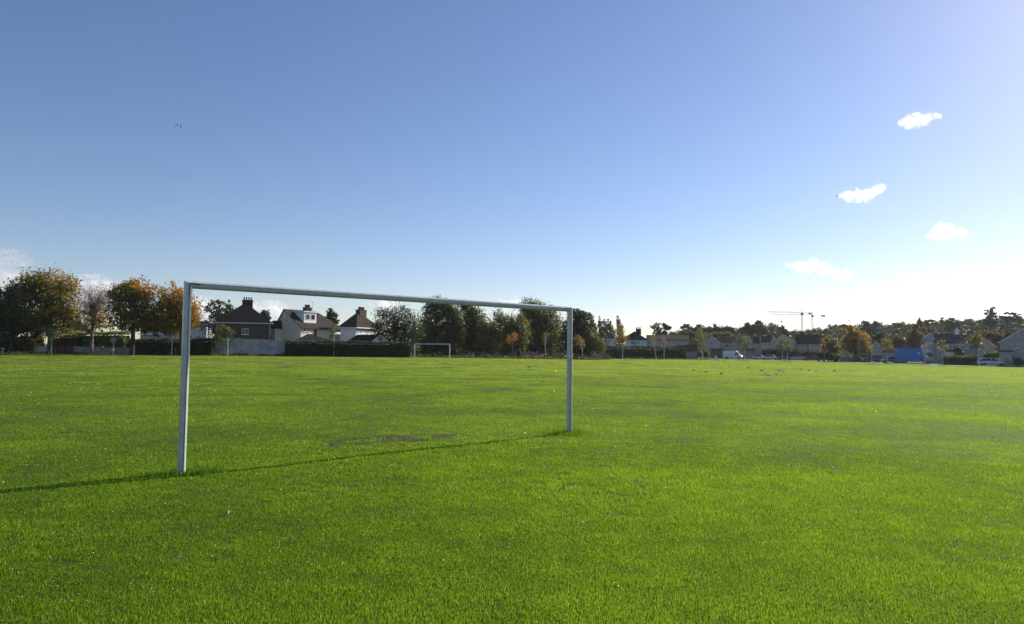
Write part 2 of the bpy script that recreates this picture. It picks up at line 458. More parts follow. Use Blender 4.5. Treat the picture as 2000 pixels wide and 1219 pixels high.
M_TWIG = mat_noise('grey_brown_twigs', (.14,.105,.09), (.26,.20,.17), 4, .9, .1)
M_STAKE = mat_noise('weathered_timber', (.10,.075,.05), (.22,.18,.13), 6, .9, .1)
M_SLATE = mat_noise('dark_roof_tiles', (.016,.015,.016), (.038,.034,.034), 2.5, .95, .08, bump=.6, bscale=9)
M_BROWNTILE = mat_noise('brown_roof_tiles', (.030,.024,.021), (.064,.050,.043), 2.5, .95, .08, bump=.6, bscale=9)
M_GREYTILE = mat_noise('grey_brown_roof_tiles', (.07,.062,.052), (.125,.112,.096), 2.5, .95, .08, bump=.6, bscale=9)
M_DASH = mat_noise('grey_brown_pebbledash', (.075,.066,.052), (.125,.11,.088), 9, .95, .1, bump=.5, bscale=60)
M_CREAM = mat_noise('cream_render', (.60,.53,.41), (.70,.63,.50), 1.3, .9, .15, bump=.15, bscale=40)
M_WHITE = mat_noise('white_render', (.72,.72,.70), (.83,.83,.81), 1.1, .85, .15, bump=.1, bscale=40)
M_GREYR = mat_noise('grey_render', (.30,.29,.275), (.41,.395,.37), 1.2, .9, .15, bump=.15, bscale=40)
M_WALLW = mat_noise('weathered_white_wall', (.30,.31,.31), (.52,.53,.52), .9, .9, .15, detail=7, bump=.2, bscale=25)
M_WALLG = mat_noise('grey_block_wall', (.20,.195,.185), (.33,.32,.30), 1.5, .9, .15, detail=7, bump=.3, bscale=20)
M_BRICKD = mat_noise('dark_red_brick', (.05,.034,.027), (.11,.068,.05), 3, .9, .15, bump=.3, bscale=20)
M_BRICK = mat_noise('brown_brick', (.10,.055,.035), (.19,.10,.065), 3, .9, .15, bump=.3, bscale=20)
M_CHIM = mat_noise('sooty_brick', (.028,.022,.020), (.07,.05,.042), 4, .95, .1, bump=.4, bscale=20)
M_POT = mat_noise('clay_pot', (.05,.032,.026), (.10,.06,.045), 8, .9, .1)
M_UPVC = mat_noise('white_window_frame', (.66,.66,.65), (.78,.78,.77), 3, .4, .4)
M_FASCIA = mat_noise('pale_fascia_board', (.66,.66,.64), (.78,.78,.76), 2, .6, .3)
M_GLASS = mat_noise('window_glass', (.012,.015,.018), (.035,.042,.05), 1.2, .06, .5)
M_DOOR = mat_noise('dark_painted_door', (.03,.025,.02), (.07,.055,.04), 3, .5, .4)
M_METAL = mat_noise('galvanised_steel', (.22,.23,.24), (.34,.35,.36), 6, .45, .5, metallic=.4)
M_ROAD = mat_noise('asphalt', (.040,.040,.042), (.065,.064,.064), 3, .9, .2, bump=.4, bscale=60)
M_PAVE = mat_noise('concrete_pavement', (.26,.25,.23), (.36,.35,.32), 2, .9, .15, bump=.2)
M_TYRE = mat_noise('rubber', (.012,.012,.012), (.025,.025,.025), 9, .85, .2)
M_RIM = mat_noise('alloy_rim', (.16,.165,.17), (.26,.265,.27), 9, .5, .4, metallic=.4)
M_LAMPW = mat_noise('headlamp_lens', (.55,.56,.58), (.75,.76,.78), 9, .1, .6)
M_LAMPR = mat_noise('tail_lamp_lens', (.25,.01,.01), (.35,.02,.02), 9, .15, .5)
M_BUMP = mat_noise('black_trim', (.02,.02,.022), (.04,.04,.042), 9, .6, .3)
def mat_paint(name, c, rough=.28):
    m = mat_noise(name, tuple(x*.93 for x in c), c, .8, rough, .5); m.node_tree.nodes['Principled BSDF'].inputs['Coat Weight'].default_value = .6
    return m

# ------------------------------------------------------------------ foliage
def leaf_cloud(blobs, n, size, tint, per=14, spread=None, core=False, flat=0.0):
    """blobs: (x,y,z,rx,ry,rz) ellipsoids in local metres -> verts, tris, tint"""
    vol = np.array([b[3]*b[4]*b[5] for b in blobs])**.8; share = vol/vol.sum()
    P, TT = [], []
    for b, sh in zip(blobs, share):
        m = max(2, int(n*sh/per))
        d = rng.normal(size=(m, 3)); d /= np.linalg.norm(d, axis=1)[:, None]
        rad = rng.random(m)**(1/2.6)
        lump = 1 + .22*np.sin(d[:, 0]*5+b[0]*3+b[2])*np.sin(d[:, 2]*5+b[1]) + rng.normal(0, .07, m)
        c = d*(rad*lump)[:, None]*np.array(b[3:6]) + np.array(b[:3])
        sp = spread or min(b[3], b[5])*.20
        q = np.repeat(c, per, 0) + rng.normal(0, 1, (m*per, 3))*np.array([sp, sp, sp*.75])
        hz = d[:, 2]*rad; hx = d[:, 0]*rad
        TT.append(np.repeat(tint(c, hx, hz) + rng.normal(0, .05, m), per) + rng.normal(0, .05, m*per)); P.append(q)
    P, TT = np.concatenate(P), np.concatenate(TT); k = len(P)
    a = rng.normal(size=(k, 3)); a[:, 2] *= (1-flat); a /= np.linalg.norm(a, axis=1)[:, None]
    h = rng.normal(size=(k, 3)); b_ = np.cross(a, h); b_ /= np.linalg.norm(b_, axis=1)[:, None]
    s = size*rng.uniform(.55, 1.25, k)[:, None]
    V = np.stack([P - a*s*.5, P + b_*s*.32, P + a*s*.5, P - b_*s*.32], 1).reshape(-1, 3)
    i = np.arange(k)*4
    T = np.concatenate([np.column_stack([i, i+1, i+2]), np.column_stack([i, i+2, i+3])])
    return V, T, np.clip(np.repeat(TT, 4), 0, 1)

def limbs(mb, blobs, z0, rt, zt, nl, lean=(0, 0), n=7, twig=False):
    """tapered trunk and limbs that fan out into the crown"""
    top = Vector((lean[0], lean[1], zt))
    mid = Vector((lean[0]*.35, lean[1]*.35, zt*.5))
    mb.tube([(0, 0, z0-.3), (0, 0, z0+.05), mid, top], [rt*1.35, rt*1.1, rt*.85, rt*.6], n)
    for k in range(nl):
        b = blobs[k % len(blobs)]
        d = Vector(rng.normal(size=3)).normalized()
        sp_ = .75 if nl < 60 else .95
        end = Vector((b[0]+d.x*b[3]*sp_, b[1]+d.y*b[4]*sp_, b[2]+(abs(d.z) if nl < 60 else d.z)*b[5]*.85))
        f = rng.uniform(.45, 1.0); st = mid.lerp(top, max(0, f*2-1)) if f > .5 else mid.lerp(top, .1)
        m1 = st.lerp(end, .45) + Vector((0, 0, (end-st).length*.10)) + Vector(rng.normal(0, .15, 3))
        q_ = .42 if nl < 60 else .20
        mb.tube([st, m1, end], [rt*q_, rt*q_*.55, rt*.05], 5)
        if twig:
            for q in range(10):
                d2 = Vector(rng.normal(size=3)).normalized(); e2 = m1.lerp(end, rng.uniform(.0, 1))
                l = rng.uniform(.35, .9)*b[5]*.55
                mb.tube([e2, e2 + d2*l*.5 + Vector((0, 0, .25*l)), e2 + d2*l*.75 + Vector((0, 0, .75*l))], [rt*.10, rt*.06, rt*.03], 3)

def tint_const(v): return lambda c, hx, hz: np.full(len(c), v)
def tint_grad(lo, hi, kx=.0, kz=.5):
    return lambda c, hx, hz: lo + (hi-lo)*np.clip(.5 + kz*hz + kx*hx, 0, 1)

def px_blobs(px0, p, D, blobs, depth=1.0):
    """silhouette lobes given in photo pixels -> local ellipsoids of real size at this distance"""
    k = D/FPX; out = []
    for cx, cy, rx, ry in blobs:
        w = at(cx, cy, D); out.append((w.x-p.x, rng.uniform(-.25, .25)*rx*k, w.z-p.z, rx*k, rx*k*depth, ry*k))
    return out

def tree(name, label, cat, px, D, blobs, n, leaf, tint, rt=.22, nl=14, group=None, mat=None, bark=None, zt=None, lean=0, twig=False, per=14, flat=0., spread=None, crown='crown'):
    p = ground(px, D); B = px_blobs(px, p, D, blobs)
    root = empty(name, p, 0, label, cat, group)
    top = max(b[2] for b in B); zt = zt or top*.85
    mb = MB(); limbs(mb, B, 0, rt, zt, nl, (lean, 0), twig=twig)
    mb.build('trunk', bark or M_BARK, root, smooth=True)
    dense = 1.0 if (cat == 'young tree' or twig and n < 2000) else (2.7 if 800 < px < 1170 and cat == 'tree' else 1.75 if px < 400 and cat == 'tree' else 1.5 if cat == 'tree' else 1)
    V, T, A = leaf_cloud(B, int(n*dense), leaf, tint, per, spread=spread, flat=flat)
    me = np_mesh(crown, V, T, mat or M_FOL, {'tint': A}); link(bpy.data.objects.new(crown, me), root)
    return root

# --- left edge of the park
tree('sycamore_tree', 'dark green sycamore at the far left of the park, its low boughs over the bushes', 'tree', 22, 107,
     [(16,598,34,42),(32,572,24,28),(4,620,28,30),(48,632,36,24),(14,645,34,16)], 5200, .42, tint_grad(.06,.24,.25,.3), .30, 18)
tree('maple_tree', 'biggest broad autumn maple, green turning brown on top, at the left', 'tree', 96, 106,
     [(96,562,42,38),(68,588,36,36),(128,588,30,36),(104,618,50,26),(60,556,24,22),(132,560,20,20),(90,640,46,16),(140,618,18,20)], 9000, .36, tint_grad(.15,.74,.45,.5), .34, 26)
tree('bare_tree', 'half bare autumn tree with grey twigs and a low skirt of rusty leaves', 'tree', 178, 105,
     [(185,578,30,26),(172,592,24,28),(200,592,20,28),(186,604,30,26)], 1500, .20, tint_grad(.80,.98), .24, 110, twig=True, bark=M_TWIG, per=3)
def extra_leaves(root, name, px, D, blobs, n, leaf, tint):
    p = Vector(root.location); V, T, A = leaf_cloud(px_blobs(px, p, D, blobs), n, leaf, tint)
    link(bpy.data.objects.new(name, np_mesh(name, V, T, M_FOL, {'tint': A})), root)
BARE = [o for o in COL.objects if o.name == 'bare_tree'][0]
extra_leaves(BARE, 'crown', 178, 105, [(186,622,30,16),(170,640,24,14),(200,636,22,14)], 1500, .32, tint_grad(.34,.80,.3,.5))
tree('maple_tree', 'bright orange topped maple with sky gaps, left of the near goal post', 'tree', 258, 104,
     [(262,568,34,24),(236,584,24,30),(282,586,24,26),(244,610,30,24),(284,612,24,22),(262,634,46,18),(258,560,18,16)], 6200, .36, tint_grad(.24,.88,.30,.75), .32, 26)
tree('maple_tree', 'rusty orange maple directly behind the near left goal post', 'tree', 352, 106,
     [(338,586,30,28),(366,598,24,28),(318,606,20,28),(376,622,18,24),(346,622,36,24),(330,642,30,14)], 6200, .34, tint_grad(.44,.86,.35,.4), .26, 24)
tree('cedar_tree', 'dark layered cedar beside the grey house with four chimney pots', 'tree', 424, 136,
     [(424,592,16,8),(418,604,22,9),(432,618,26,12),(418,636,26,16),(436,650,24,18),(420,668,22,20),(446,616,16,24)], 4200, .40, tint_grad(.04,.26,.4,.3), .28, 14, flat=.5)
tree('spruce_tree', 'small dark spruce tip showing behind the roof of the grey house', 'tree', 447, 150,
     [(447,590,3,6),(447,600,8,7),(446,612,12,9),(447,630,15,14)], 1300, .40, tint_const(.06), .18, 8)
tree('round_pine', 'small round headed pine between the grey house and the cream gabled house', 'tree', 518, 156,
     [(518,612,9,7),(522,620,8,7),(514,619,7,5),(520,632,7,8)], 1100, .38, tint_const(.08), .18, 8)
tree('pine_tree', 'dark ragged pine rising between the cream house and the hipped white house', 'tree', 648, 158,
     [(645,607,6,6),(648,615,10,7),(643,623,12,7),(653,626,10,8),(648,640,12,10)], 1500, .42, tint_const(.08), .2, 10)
# --- the tall belt in the middle, its sunlit right sides put into leaf tint
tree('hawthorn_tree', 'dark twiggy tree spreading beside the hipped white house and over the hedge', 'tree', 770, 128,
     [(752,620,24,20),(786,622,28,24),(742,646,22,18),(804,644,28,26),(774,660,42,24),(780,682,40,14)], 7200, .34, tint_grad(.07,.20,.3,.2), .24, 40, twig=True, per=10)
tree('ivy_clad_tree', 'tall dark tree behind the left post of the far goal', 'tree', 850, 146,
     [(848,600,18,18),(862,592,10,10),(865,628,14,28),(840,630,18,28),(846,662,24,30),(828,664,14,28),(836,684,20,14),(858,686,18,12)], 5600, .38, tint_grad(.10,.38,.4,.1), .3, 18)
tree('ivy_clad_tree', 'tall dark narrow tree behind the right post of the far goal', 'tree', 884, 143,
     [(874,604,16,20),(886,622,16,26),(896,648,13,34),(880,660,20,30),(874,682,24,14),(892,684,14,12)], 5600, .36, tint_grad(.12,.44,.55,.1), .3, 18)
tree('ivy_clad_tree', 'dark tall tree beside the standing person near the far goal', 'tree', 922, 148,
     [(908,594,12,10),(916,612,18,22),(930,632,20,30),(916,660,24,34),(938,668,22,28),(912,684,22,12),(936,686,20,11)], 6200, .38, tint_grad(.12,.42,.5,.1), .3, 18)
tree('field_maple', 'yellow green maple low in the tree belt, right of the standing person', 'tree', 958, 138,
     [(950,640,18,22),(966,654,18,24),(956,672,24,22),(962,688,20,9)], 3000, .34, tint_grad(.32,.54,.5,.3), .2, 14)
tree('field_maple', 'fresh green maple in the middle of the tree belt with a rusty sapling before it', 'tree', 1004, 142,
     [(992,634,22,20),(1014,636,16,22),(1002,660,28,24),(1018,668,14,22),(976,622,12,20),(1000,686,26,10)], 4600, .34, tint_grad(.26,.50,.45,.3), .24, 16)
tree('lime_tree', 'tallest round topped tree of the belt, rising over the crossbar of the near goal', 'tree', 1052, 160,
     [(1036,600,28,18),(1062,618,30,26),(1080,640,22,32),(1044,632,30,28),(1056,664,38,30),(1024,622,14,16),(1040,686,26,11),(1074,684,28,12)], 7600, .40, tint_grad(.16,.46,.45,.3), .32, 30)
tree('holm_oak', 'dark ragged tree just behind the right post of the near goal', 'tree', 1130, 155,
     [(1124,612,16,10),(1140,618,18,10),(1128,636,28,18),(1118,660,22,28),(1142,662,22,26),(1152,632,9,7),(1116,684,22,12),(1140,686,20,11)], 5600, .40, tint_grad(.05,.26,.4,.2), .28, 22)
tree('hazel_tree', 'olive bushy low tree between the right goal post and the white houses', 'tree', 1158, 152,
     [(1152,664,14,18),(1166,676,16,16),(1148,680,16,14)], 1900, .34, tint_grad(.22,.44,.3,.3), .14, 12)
# --- windblown poplars behind the white houses
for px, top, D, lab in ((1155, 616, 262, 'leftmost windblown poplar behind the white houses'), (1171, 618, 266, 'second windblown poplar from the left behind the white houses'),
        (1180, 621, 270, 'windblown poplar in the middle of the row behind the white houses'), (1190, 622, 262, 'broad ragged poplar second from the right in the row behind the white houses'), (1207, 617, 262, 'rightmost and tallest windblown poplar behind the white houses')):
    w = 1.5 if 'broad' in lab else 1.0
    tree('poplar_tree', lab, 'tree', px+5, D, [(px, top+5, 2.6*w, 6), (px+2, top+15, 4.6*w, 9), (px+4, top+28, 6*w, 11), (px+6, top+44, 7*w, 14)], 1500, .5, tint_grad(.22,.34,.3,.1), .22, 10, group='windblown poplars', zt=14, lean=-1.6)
for px, D, bl, lab in ((1287, 236, [(1284,634,7,3),(1280,639,10,4),(1286,645,10,4),(1283,651,9,4)], 'flat layered pine with its neighbour above the grey terrace, the left one'),
        (1297, 240, [(1299,636,6,4),(1303,641,7,5),(1298,650,6,5)], 'round layered pine above the grey terrace, the right one of the pair')):
    tree('pine_tree', lab, 'tree', px, D, bl, 900, .6, tint_const(.06), .24, 10, flat=.6)

# --- the line of young park trees
STAKES = []
def sapling(px, py, top, blobs, label, tint, n=620, leaf=.20, lo=80, hi=200, rt=.075, lean=0., name='birch_sapling', bark=None, stakes=True, twig=False, D=None):
    D = D or D_for(px, py, lo, hi); k = D/FPX; p = ground(px, D)
    H = (py-top)*k
    root = tree(name, label, 'young tree', px, D, blobs, n, leaf, tint, rt, 14, group='young trees planted along the park edge', bark=bark or M_BIRCH, zt=H*.85, lean=lean*k, twig=twig, per=7)
    if stakes: STAKES.append((p, label))
    return root
sapling(100, 694, 648, [(101,655,12,14),(94,646,14,8),(112,648,10,7),(102,670,9,9)], 'young birch with a pale forked trunk in front of the big maple', tint_grad(.40,.60), 520, lo=90, hi=106)
sapling(335, 694, 646, [(336,652,14,12),(328,664,8,10),(344,664,8,10)], 'young birch with a white trunk and thin crown just left of the near goal post', tint_grad(.34,.56), 460, lo=90, hi=105)
sapling(444, 694, 632, [(434,644,13,11),(428,660,13,13),(444,656,10,16),(452,648,7,9)], 'young birch with a full drooping crown before the white garden wall', tint_grad(.24,.50,.4,.3), 1500, .24, lo=90, hi=110)
sapling(652, 697, 636, [(649,648,9,11),(653,660,8,12),(645,662,6,8),(656,640,5,7)], 'young birch with a thin crown before the long dark hedge and the cream house', tint_grad(.30,.50), 620, lo=95, hi=116)
sapling(1001, 700, 650, [(999,660,12,9),(1004,654,8,6),(994,666,8,6)], 'young tree with a rusty brown crown on a thin grey stem', tint_grad(.70,.95), 620, lo=110, hi=136, bark=M_TWIG)
sapling(1065, 698, 648, [(1066,655,9,8),(1062,664,8,7)], 'faint young birch against the tallest tree of the belt', tint_grad(.36,.52), 360, lo=112, hi=140)
sapling(1139, 702, 655, [(1133,668,10,9),(1128,660,8,8),(1138,676,7,6)], 'leaning young birch with bronze leaves right of the near goal post', tint_grad(.42,.80), 560, lo=110, hi=145, lean=-7)
sapling(1216, 703, 637, [(1211,650,9,13),(1217,664,11,14),(1206,668,8,8),(1210,640,6,7)], 'twin stemmed young tree, brown above and green below, before the white houses', tint_grad(.36,.80,-.2,.7), 1500, .26, lo=115, hi=160)
sapling(1282, 702, 653, [(1274,662,9,9),(1278,672,6,8)], 'slanting young birch, the left one of a pair before the grey terrace', tint_grad(.46,.70), 320, lo=120, hi=165, lean=-9)
sapling(1297, 703, 652, [(1296,664,7,11),(1300,674,6,7)], 'upright young birch, the right one of a pair before the grey terrace', tint_grad(.42,.66), 420, lo=120, hi=165)
sapling(1372, 704, 640, [(1368,658,9,14),(1372,674,8,10),(1366,646,5,7)], 'slim brown green young tree before the grey gabled house', tint_grad(.36,.60), 900, .26, lo=130, hi=180)
sapling(1447, 705.5, 648, [(1443,668,9,12),(1451,664,9,10)], 'young tree just right of the white van, the left one of two', tint_grad(.28,.46), 620, .26, lo=140, hi=190)
sapling(1455, 706.5, 652, [(1458,668,8,12),(1454,680,7,7)], 'young tree just right of the white van, the right one of two', tint_grad(.32,.50), 620, .26, lo=140, hi=190)
sapling(1528, 707, 655, [(1525,672,10,13),(1531,666,8,10)], 'young tree in front of the dark parked car, the left one of two', tint_grad(.34,.52), 720, .26, lo=140, hi=190)
sapling(1538, 708, 658, [(1538,672,8,11),(1541,682,6,6)], 'young tree in front of the dark parked car, the right one of two', tint_grad(.36,.55), 520, .26, lo=140, hi=190)
sapling(1703, 711, 660, [(1700,672,6,9),(1704,680,5,8)], 'thin grey young tree with hardly any leaves near the dark van', tint_grad(.44,.60), 160, lo=130, hi=170)
sapling(1733, 712, 655, [(1730,668,10,10),(1737,680,9,9),(1728,682,8,7)], 'young tree with yellow olive leaves left of the blue lorry', tint_grad(.40,.66), 760, .26, lo=120, hi=160)
sapling(1807, 714, 665, [(1806,678,6,7),(1809,690,5,6)], 'thin young tree standing before the cab of the blue lorry', tint_grad(.46,.62), 140, lo=115, hi=150)
sapling(1841, 716, 657, [(1838,670,8,9),(1843,682,7,8)], 'thin young tree left of the long low hedge at the right', tint_grad(.40,.60), 420, .24, lo=110, hi=145)
sapling(1911, 716, 650, [(1905,664,12,11),(1914,676,10,9),(1898,672,8,8)], 'full olive young tree left of the silver estate car at the right', tint_grad(.32,.60), 1100, .28, lo=105, hi=140)
def stake_at(p, dx, label):
    if stake_at.proto is None:
        o = MB().loft([[(x*.035, y*.035, z) for x, y in ((1,1),(-1,1),(-1,-1),(1,-1))] for z in (-.25, 1.15)] + [[(0.01,.01,1.22),(-.01,.01,1.22),(-.01,-.01,1.22),(.01,-.01,1.22)]]).build('tree_stake', M_STAKE)
        stake_at.proto = o
    else:
        o = stake_at.proto.copy(); COL.objects.link(o)
    o.location = (p.x+dx, p.y, tz(p.x+dx, p.y))
    tag(o, label, 'stake', 'timber stakes beside young trees')
stake_at.proto = None
def stake_label(side, lab):
    w = lab.split()
    short = ' '.join(w)
    for cut in (' with a ', ' with ', ' on a '):
        if len((side + ' stake of ' + short).split()) > 16: short = short.replace(cut + short.split(cut)[1].split(' before ')[0].split(' right of ')[0].split(' just ')[0], '', 1) if cut in short else short
    return ' '.join((side + ' stake of ' + short).split()[:16])
for p, lab in STAKES:
    short = lab.replace('the left one of a pair', 'left of a pair').replace('the right one of a pair', 'right of a pair').replace('the left one of two', 'left of two').replace('the right one of two', 'right of two')
    pass
    stake_at(p, -.55, stake_label('left', lab)); stake_at(p, .55, stake_label('right', lab))

# ------------------------------------------------------------------ hedges and shrubs
def hedge(name, label, cat, pa, pb, D, top, h_depth, tint, n, leaf=.22, group=None, Db=None, mat=None, round_=.25, topb=None, kind=None):
    """long clipped foliage body from pixel column pa to pb"""
    Db = Db or D; A, B = ground(pa, D), ground(pb, Db); root_p = (A+B)/2; root_p.z = tz(root_p.x, root_p.y)
    L = (B-A).length; ax = (B-A).normalized(); no = Vector((-ax.y, ax.x, 0))
    hA = at(pa, top, D).z - A.z; hB = at(pb, topb or top, Db).z - B.z
    m = n; t = rng.random(m); u = rng.random(m)
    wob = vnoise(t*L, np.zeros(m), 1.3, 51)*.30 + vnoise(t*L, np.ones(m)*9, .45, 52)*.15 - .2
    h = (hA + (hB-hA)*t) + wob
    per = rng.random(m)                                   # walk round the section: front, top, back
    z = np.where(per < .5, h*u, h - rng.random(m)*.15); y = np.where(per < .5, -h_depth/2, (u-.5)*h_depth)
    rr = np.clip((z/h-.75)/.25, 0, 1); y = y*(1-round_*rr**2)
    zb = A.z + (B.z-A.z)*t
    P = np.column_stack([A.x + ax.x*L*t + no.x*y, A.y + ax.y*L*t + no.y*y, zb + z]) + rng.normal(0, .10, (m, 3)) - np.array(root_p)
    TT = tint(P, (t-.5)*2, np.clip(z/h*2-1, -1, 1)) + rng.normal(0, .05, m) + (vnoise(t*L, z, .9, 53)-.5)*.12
    a = rng.normal(size=(m, 3)); a /= np.linalg.norm(a, axis=1)[:, None]; b_ = np.cross(a, rng.normal(size=(m, 3))); b_ /= np.linalg.norm(b_, axis=1)[:, None]
    s = leaf*rng.uniform(.6, 1.3, m)[:, None]
    V = np.stack([P-a*s*.5, P+b_*s*.35, P+a*s*.5, P-b_*s*.35], 1).reshape(-1, 3); i = np.arange(m)*4
    T = np.concatenate([np.column_stack([i, i+1, i+2]), np.column_stack([i, i+2, i+3])])
    # added solid core in dark tint that stops light coming straight through
    ns = max(3, int(L/1.2)); cv = []; ct = []
    for k in range(ns+1):
        q = k/ns; hh = (hA+(hB-hA)*q)*.90 - .12; c0 = A.lerp(B, q) - root_p; w = h_depth*.40
        for yy, zz in ((-w, -.2), (-w, hh*.8), (-w*.6, hh), (w*.6, hh), (w, hh*.8), (w, -.2)):
            cv.append((c0.x+no.x*yy, c0.y+no.y*yy, c0.z+zz))
    for k in range(ns):
        for j in range(5):
            a0, a1, b0, b1 = k*6+j, k*6+j+1, (k+1)*6+j, (k+1)*6+j+1; ct += [(a0, b0, b1), (a0, b1, a1)]
    for k0 in (0, ns*6): ct += [(k0, k0+1, k0+2), (k0, k0+2, k0+3), (k0, k0+3, k0+4), (k0, k0+4, k0+5)]
    off = len(V); V = np.concatenate([V, np.array(cv)]); T = np.concatenate([T, np.array(ct)+off])
    TA = np.concatenate([np.clip(np.repeat(TT, 4), 0, 1), np.full(len(cv), .05)])
    o = link(bpy.data.objects.new(name, np_mesh(name, V, T, mat or M_FOL, {'tint': TA}))); o.location = root_p
    return tag(o, label, cat, group, kind)
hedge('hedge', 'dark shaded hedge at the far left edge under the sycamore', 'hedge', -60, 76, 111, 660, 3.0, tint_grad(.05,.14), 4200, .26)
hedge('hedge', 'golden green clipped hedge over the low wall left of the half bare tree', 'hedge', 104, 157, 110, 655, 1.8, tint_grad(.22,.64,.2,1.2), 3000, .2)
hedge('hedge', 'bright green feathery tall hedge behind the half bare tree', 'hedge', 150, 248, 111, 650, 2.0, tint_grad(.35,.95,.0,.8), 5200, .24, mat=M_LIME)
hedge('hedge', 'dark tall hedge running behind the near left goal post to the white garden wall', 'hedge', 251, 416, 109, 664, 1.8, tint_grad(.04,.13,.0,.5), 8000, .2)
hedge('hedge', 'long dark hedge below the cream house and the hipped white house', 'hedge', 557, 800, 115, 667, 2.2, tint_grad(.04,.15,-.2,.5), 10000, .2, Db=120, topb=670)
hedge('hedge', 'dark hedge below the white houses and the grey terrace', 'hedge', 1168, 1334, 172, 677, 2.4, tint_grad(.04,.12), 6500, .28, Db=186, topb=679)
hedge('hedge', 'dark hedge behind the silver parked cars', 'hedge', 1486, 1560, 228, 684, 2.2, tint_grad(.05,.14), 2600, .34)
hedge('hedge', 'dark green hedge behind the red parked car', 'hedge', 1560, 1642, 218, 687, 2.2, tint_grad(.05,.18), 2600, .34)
hedge('hedge', 'long low hedge with a greener top at the right behind the low garden wall', 'hedge', 1841, 1912, 152, 696, 1.8, tint_grad(.06,.42,.0,1.3), 3000, .22, Db=146)
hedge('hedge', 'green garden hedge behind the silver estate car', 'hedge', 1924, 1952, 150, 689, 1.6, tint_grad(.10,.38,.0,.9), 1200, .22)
def shrub(name, label, px, D, blobs, n, leaf, tint, group=None, mat=None, cat='shrub'):
    p = ground(px, D); B = px_blobs(px, p, D, blobs)
    V, T, A = leaf_cloud(B, n, leaf, tint, per=8)
    for b in B:
        mb = MB().ball(b[:3], (b[3]*.72, b[4]*.72, b[5]*.72), 10, 7); off = len(V)  # added dark core ball keeps light from passing through the leaves
        tr = [t for f in mb.f for t in ([f] if len(f) == 3 else [(f[0], f[1], f[2]), (f[0], f[2], f[3])])]
        V = np.concatenate([V, np.array(mb.v)]); T = np.concatenate([T, np.array(tr)+off]); A = np.concatenate([A, np.full(len(mb.v), .06)])
    o = link(bpy.data.objects.new(name, np_mesh(name, V, T, mat or M_FOL, {'tint': A}))); o.location = p
    return tag(o, label, cat, group)
shrub('garden_shrub', 'olive shrub with pale flower heads at the left of the park below the sycamore', 48, 108, [(48,662,12,9),(44,672,10,10)], 900, .2, tint_grad(.26,.44))
shrub('garden_shrub', 'brown leaved shrub below the big maple at the left', 72, 109, [(70,656,14,8),(78,664,10,9)], 900, .22, tint_grad(.50,.92))
shrub('clipped_bush', 'round clipped grey green bush beside the no entry sign', 236, 107, [(236,668,10,13)], 1200, .14, tint_const(.34))
shrub('garden_shrub', 'small dark conifer shaped bush on the grass near the timber bench', 1634, 172, [(1633,703,5,8),(1636,697,4,6),(1632,708,6,4)], 800, .2, tint_const(.22))
shrub('clipped_bush', 'dark round clipped bush at the right edge before the pale house', 1990, 128, [(1990,706,10,9)], 900, .2, tint_const(.10))
shrub('garden_shrub', 'dark shrub by the front of the pale house with brown roof', 1872, 160, [(1871,684,8,8),(1876,692,8,8)], 700, .26, tint_const(.10))
shrub('garden_shrub', 'leafy green shrub beside the grey roller garage door', 1366, 186, [(1367,690,5,7),(1380,692,6,8)], 900, .24, tint_grad(.30,.52))
# rough bramble and long grass along the foot of the tree belt
def undergrowth():
    Vs, Ts, As = [], [], []; off = 0
    for k in range(70):
        px = rng.uniform(826, 1186); D = rng.uniform(129, 140); p = ground(px, D); r = rng.uniform(.8, 2.0); h = rng.uniform(.5, 1.5)*(1.0 if 880 < px else .6)
        V, T, A = leaf_cloud([(p.x, p.y, p.z+h*.4, r, r*.8, h*.8)], 260, .24, tint_const(rng.uniform(.1, .8)), per=6)
        Vs.append(V); Ts.append(T+off); As.append(A); off += len(V)
    o = link(bpy.data.objects.new('undergrowth', np_mesh('undergrowth', np.concatenate(Vs), np.concatenate(Ts), M_BRAMBLE, {'tint': np.concatenate(As)})))
    tag(o, 'grey brown brambles along the foot of the tree belt', None, kind='stuff')
    Vs, Ts, As = [], [], []; off = 0
    for k in range(420):
        px = rng.uniform(806, 1180) if k < 170 else (rng.uniform(-30, 810) if k < 340 else rng.uniform(1170, 1400)); D = rng.uniform(126, 130) if k < 170 else float(np.interp(px, [e[0] for e in CTRL], [e[2] for e in CTRL])) + rng.uniform(-1, 2.2); p = ground(px, D)
        V, T, A = leaf_cloud([(p.x, p.y, p.z+.12, .7, .6, .28)], 60, .22, tint_const(rng.uniform(.40, .52)), per=5)
        Vs.append(V); Ts.append(T+off); As.append(A); off += len(V)
    o = link(bpy.data.objects.new('long_grass', np_mesh('long_grass', np.concatenate(Vs), np.concatenate(Ts), M_FOL, {'tint': np.concatenate(As)})))
    tag(o, 'uneven strips of longer grass along the far edge of the field', None, kind='stuff')
undergrowth()
def thicket():
    """dark mixed growth that closes the belt behind its trees"""
    Vs, Ts, As = [], [], []; off = 0
    for px in np.arange(806, 1176, 7.0):
        D = rng.uniform(158, 172); p = ground(px, D); h = rng.uniform(4.0, 8.5)
        V, T, A = leaf_cloud([(p.x, p.y, p.z+h*.45, 1.7, 1.5, h*.6)], 900, .5, tint_const(rng.uniform(.06, .22)), per=10)
        Vs.append(V); Ts.append(T+off); As.append(A); off += len(V)
    o = link(bpy.data.objects.new('thicket', np_mesh('thicket', np.concatenate(Vs), np.concatenate(Ts), M_FOL, {'tint': np.concatenate(As)})))
    tag(o, 'dark thicket filling the gaps behind the tree belt', None, kind='stuff')
thicket()

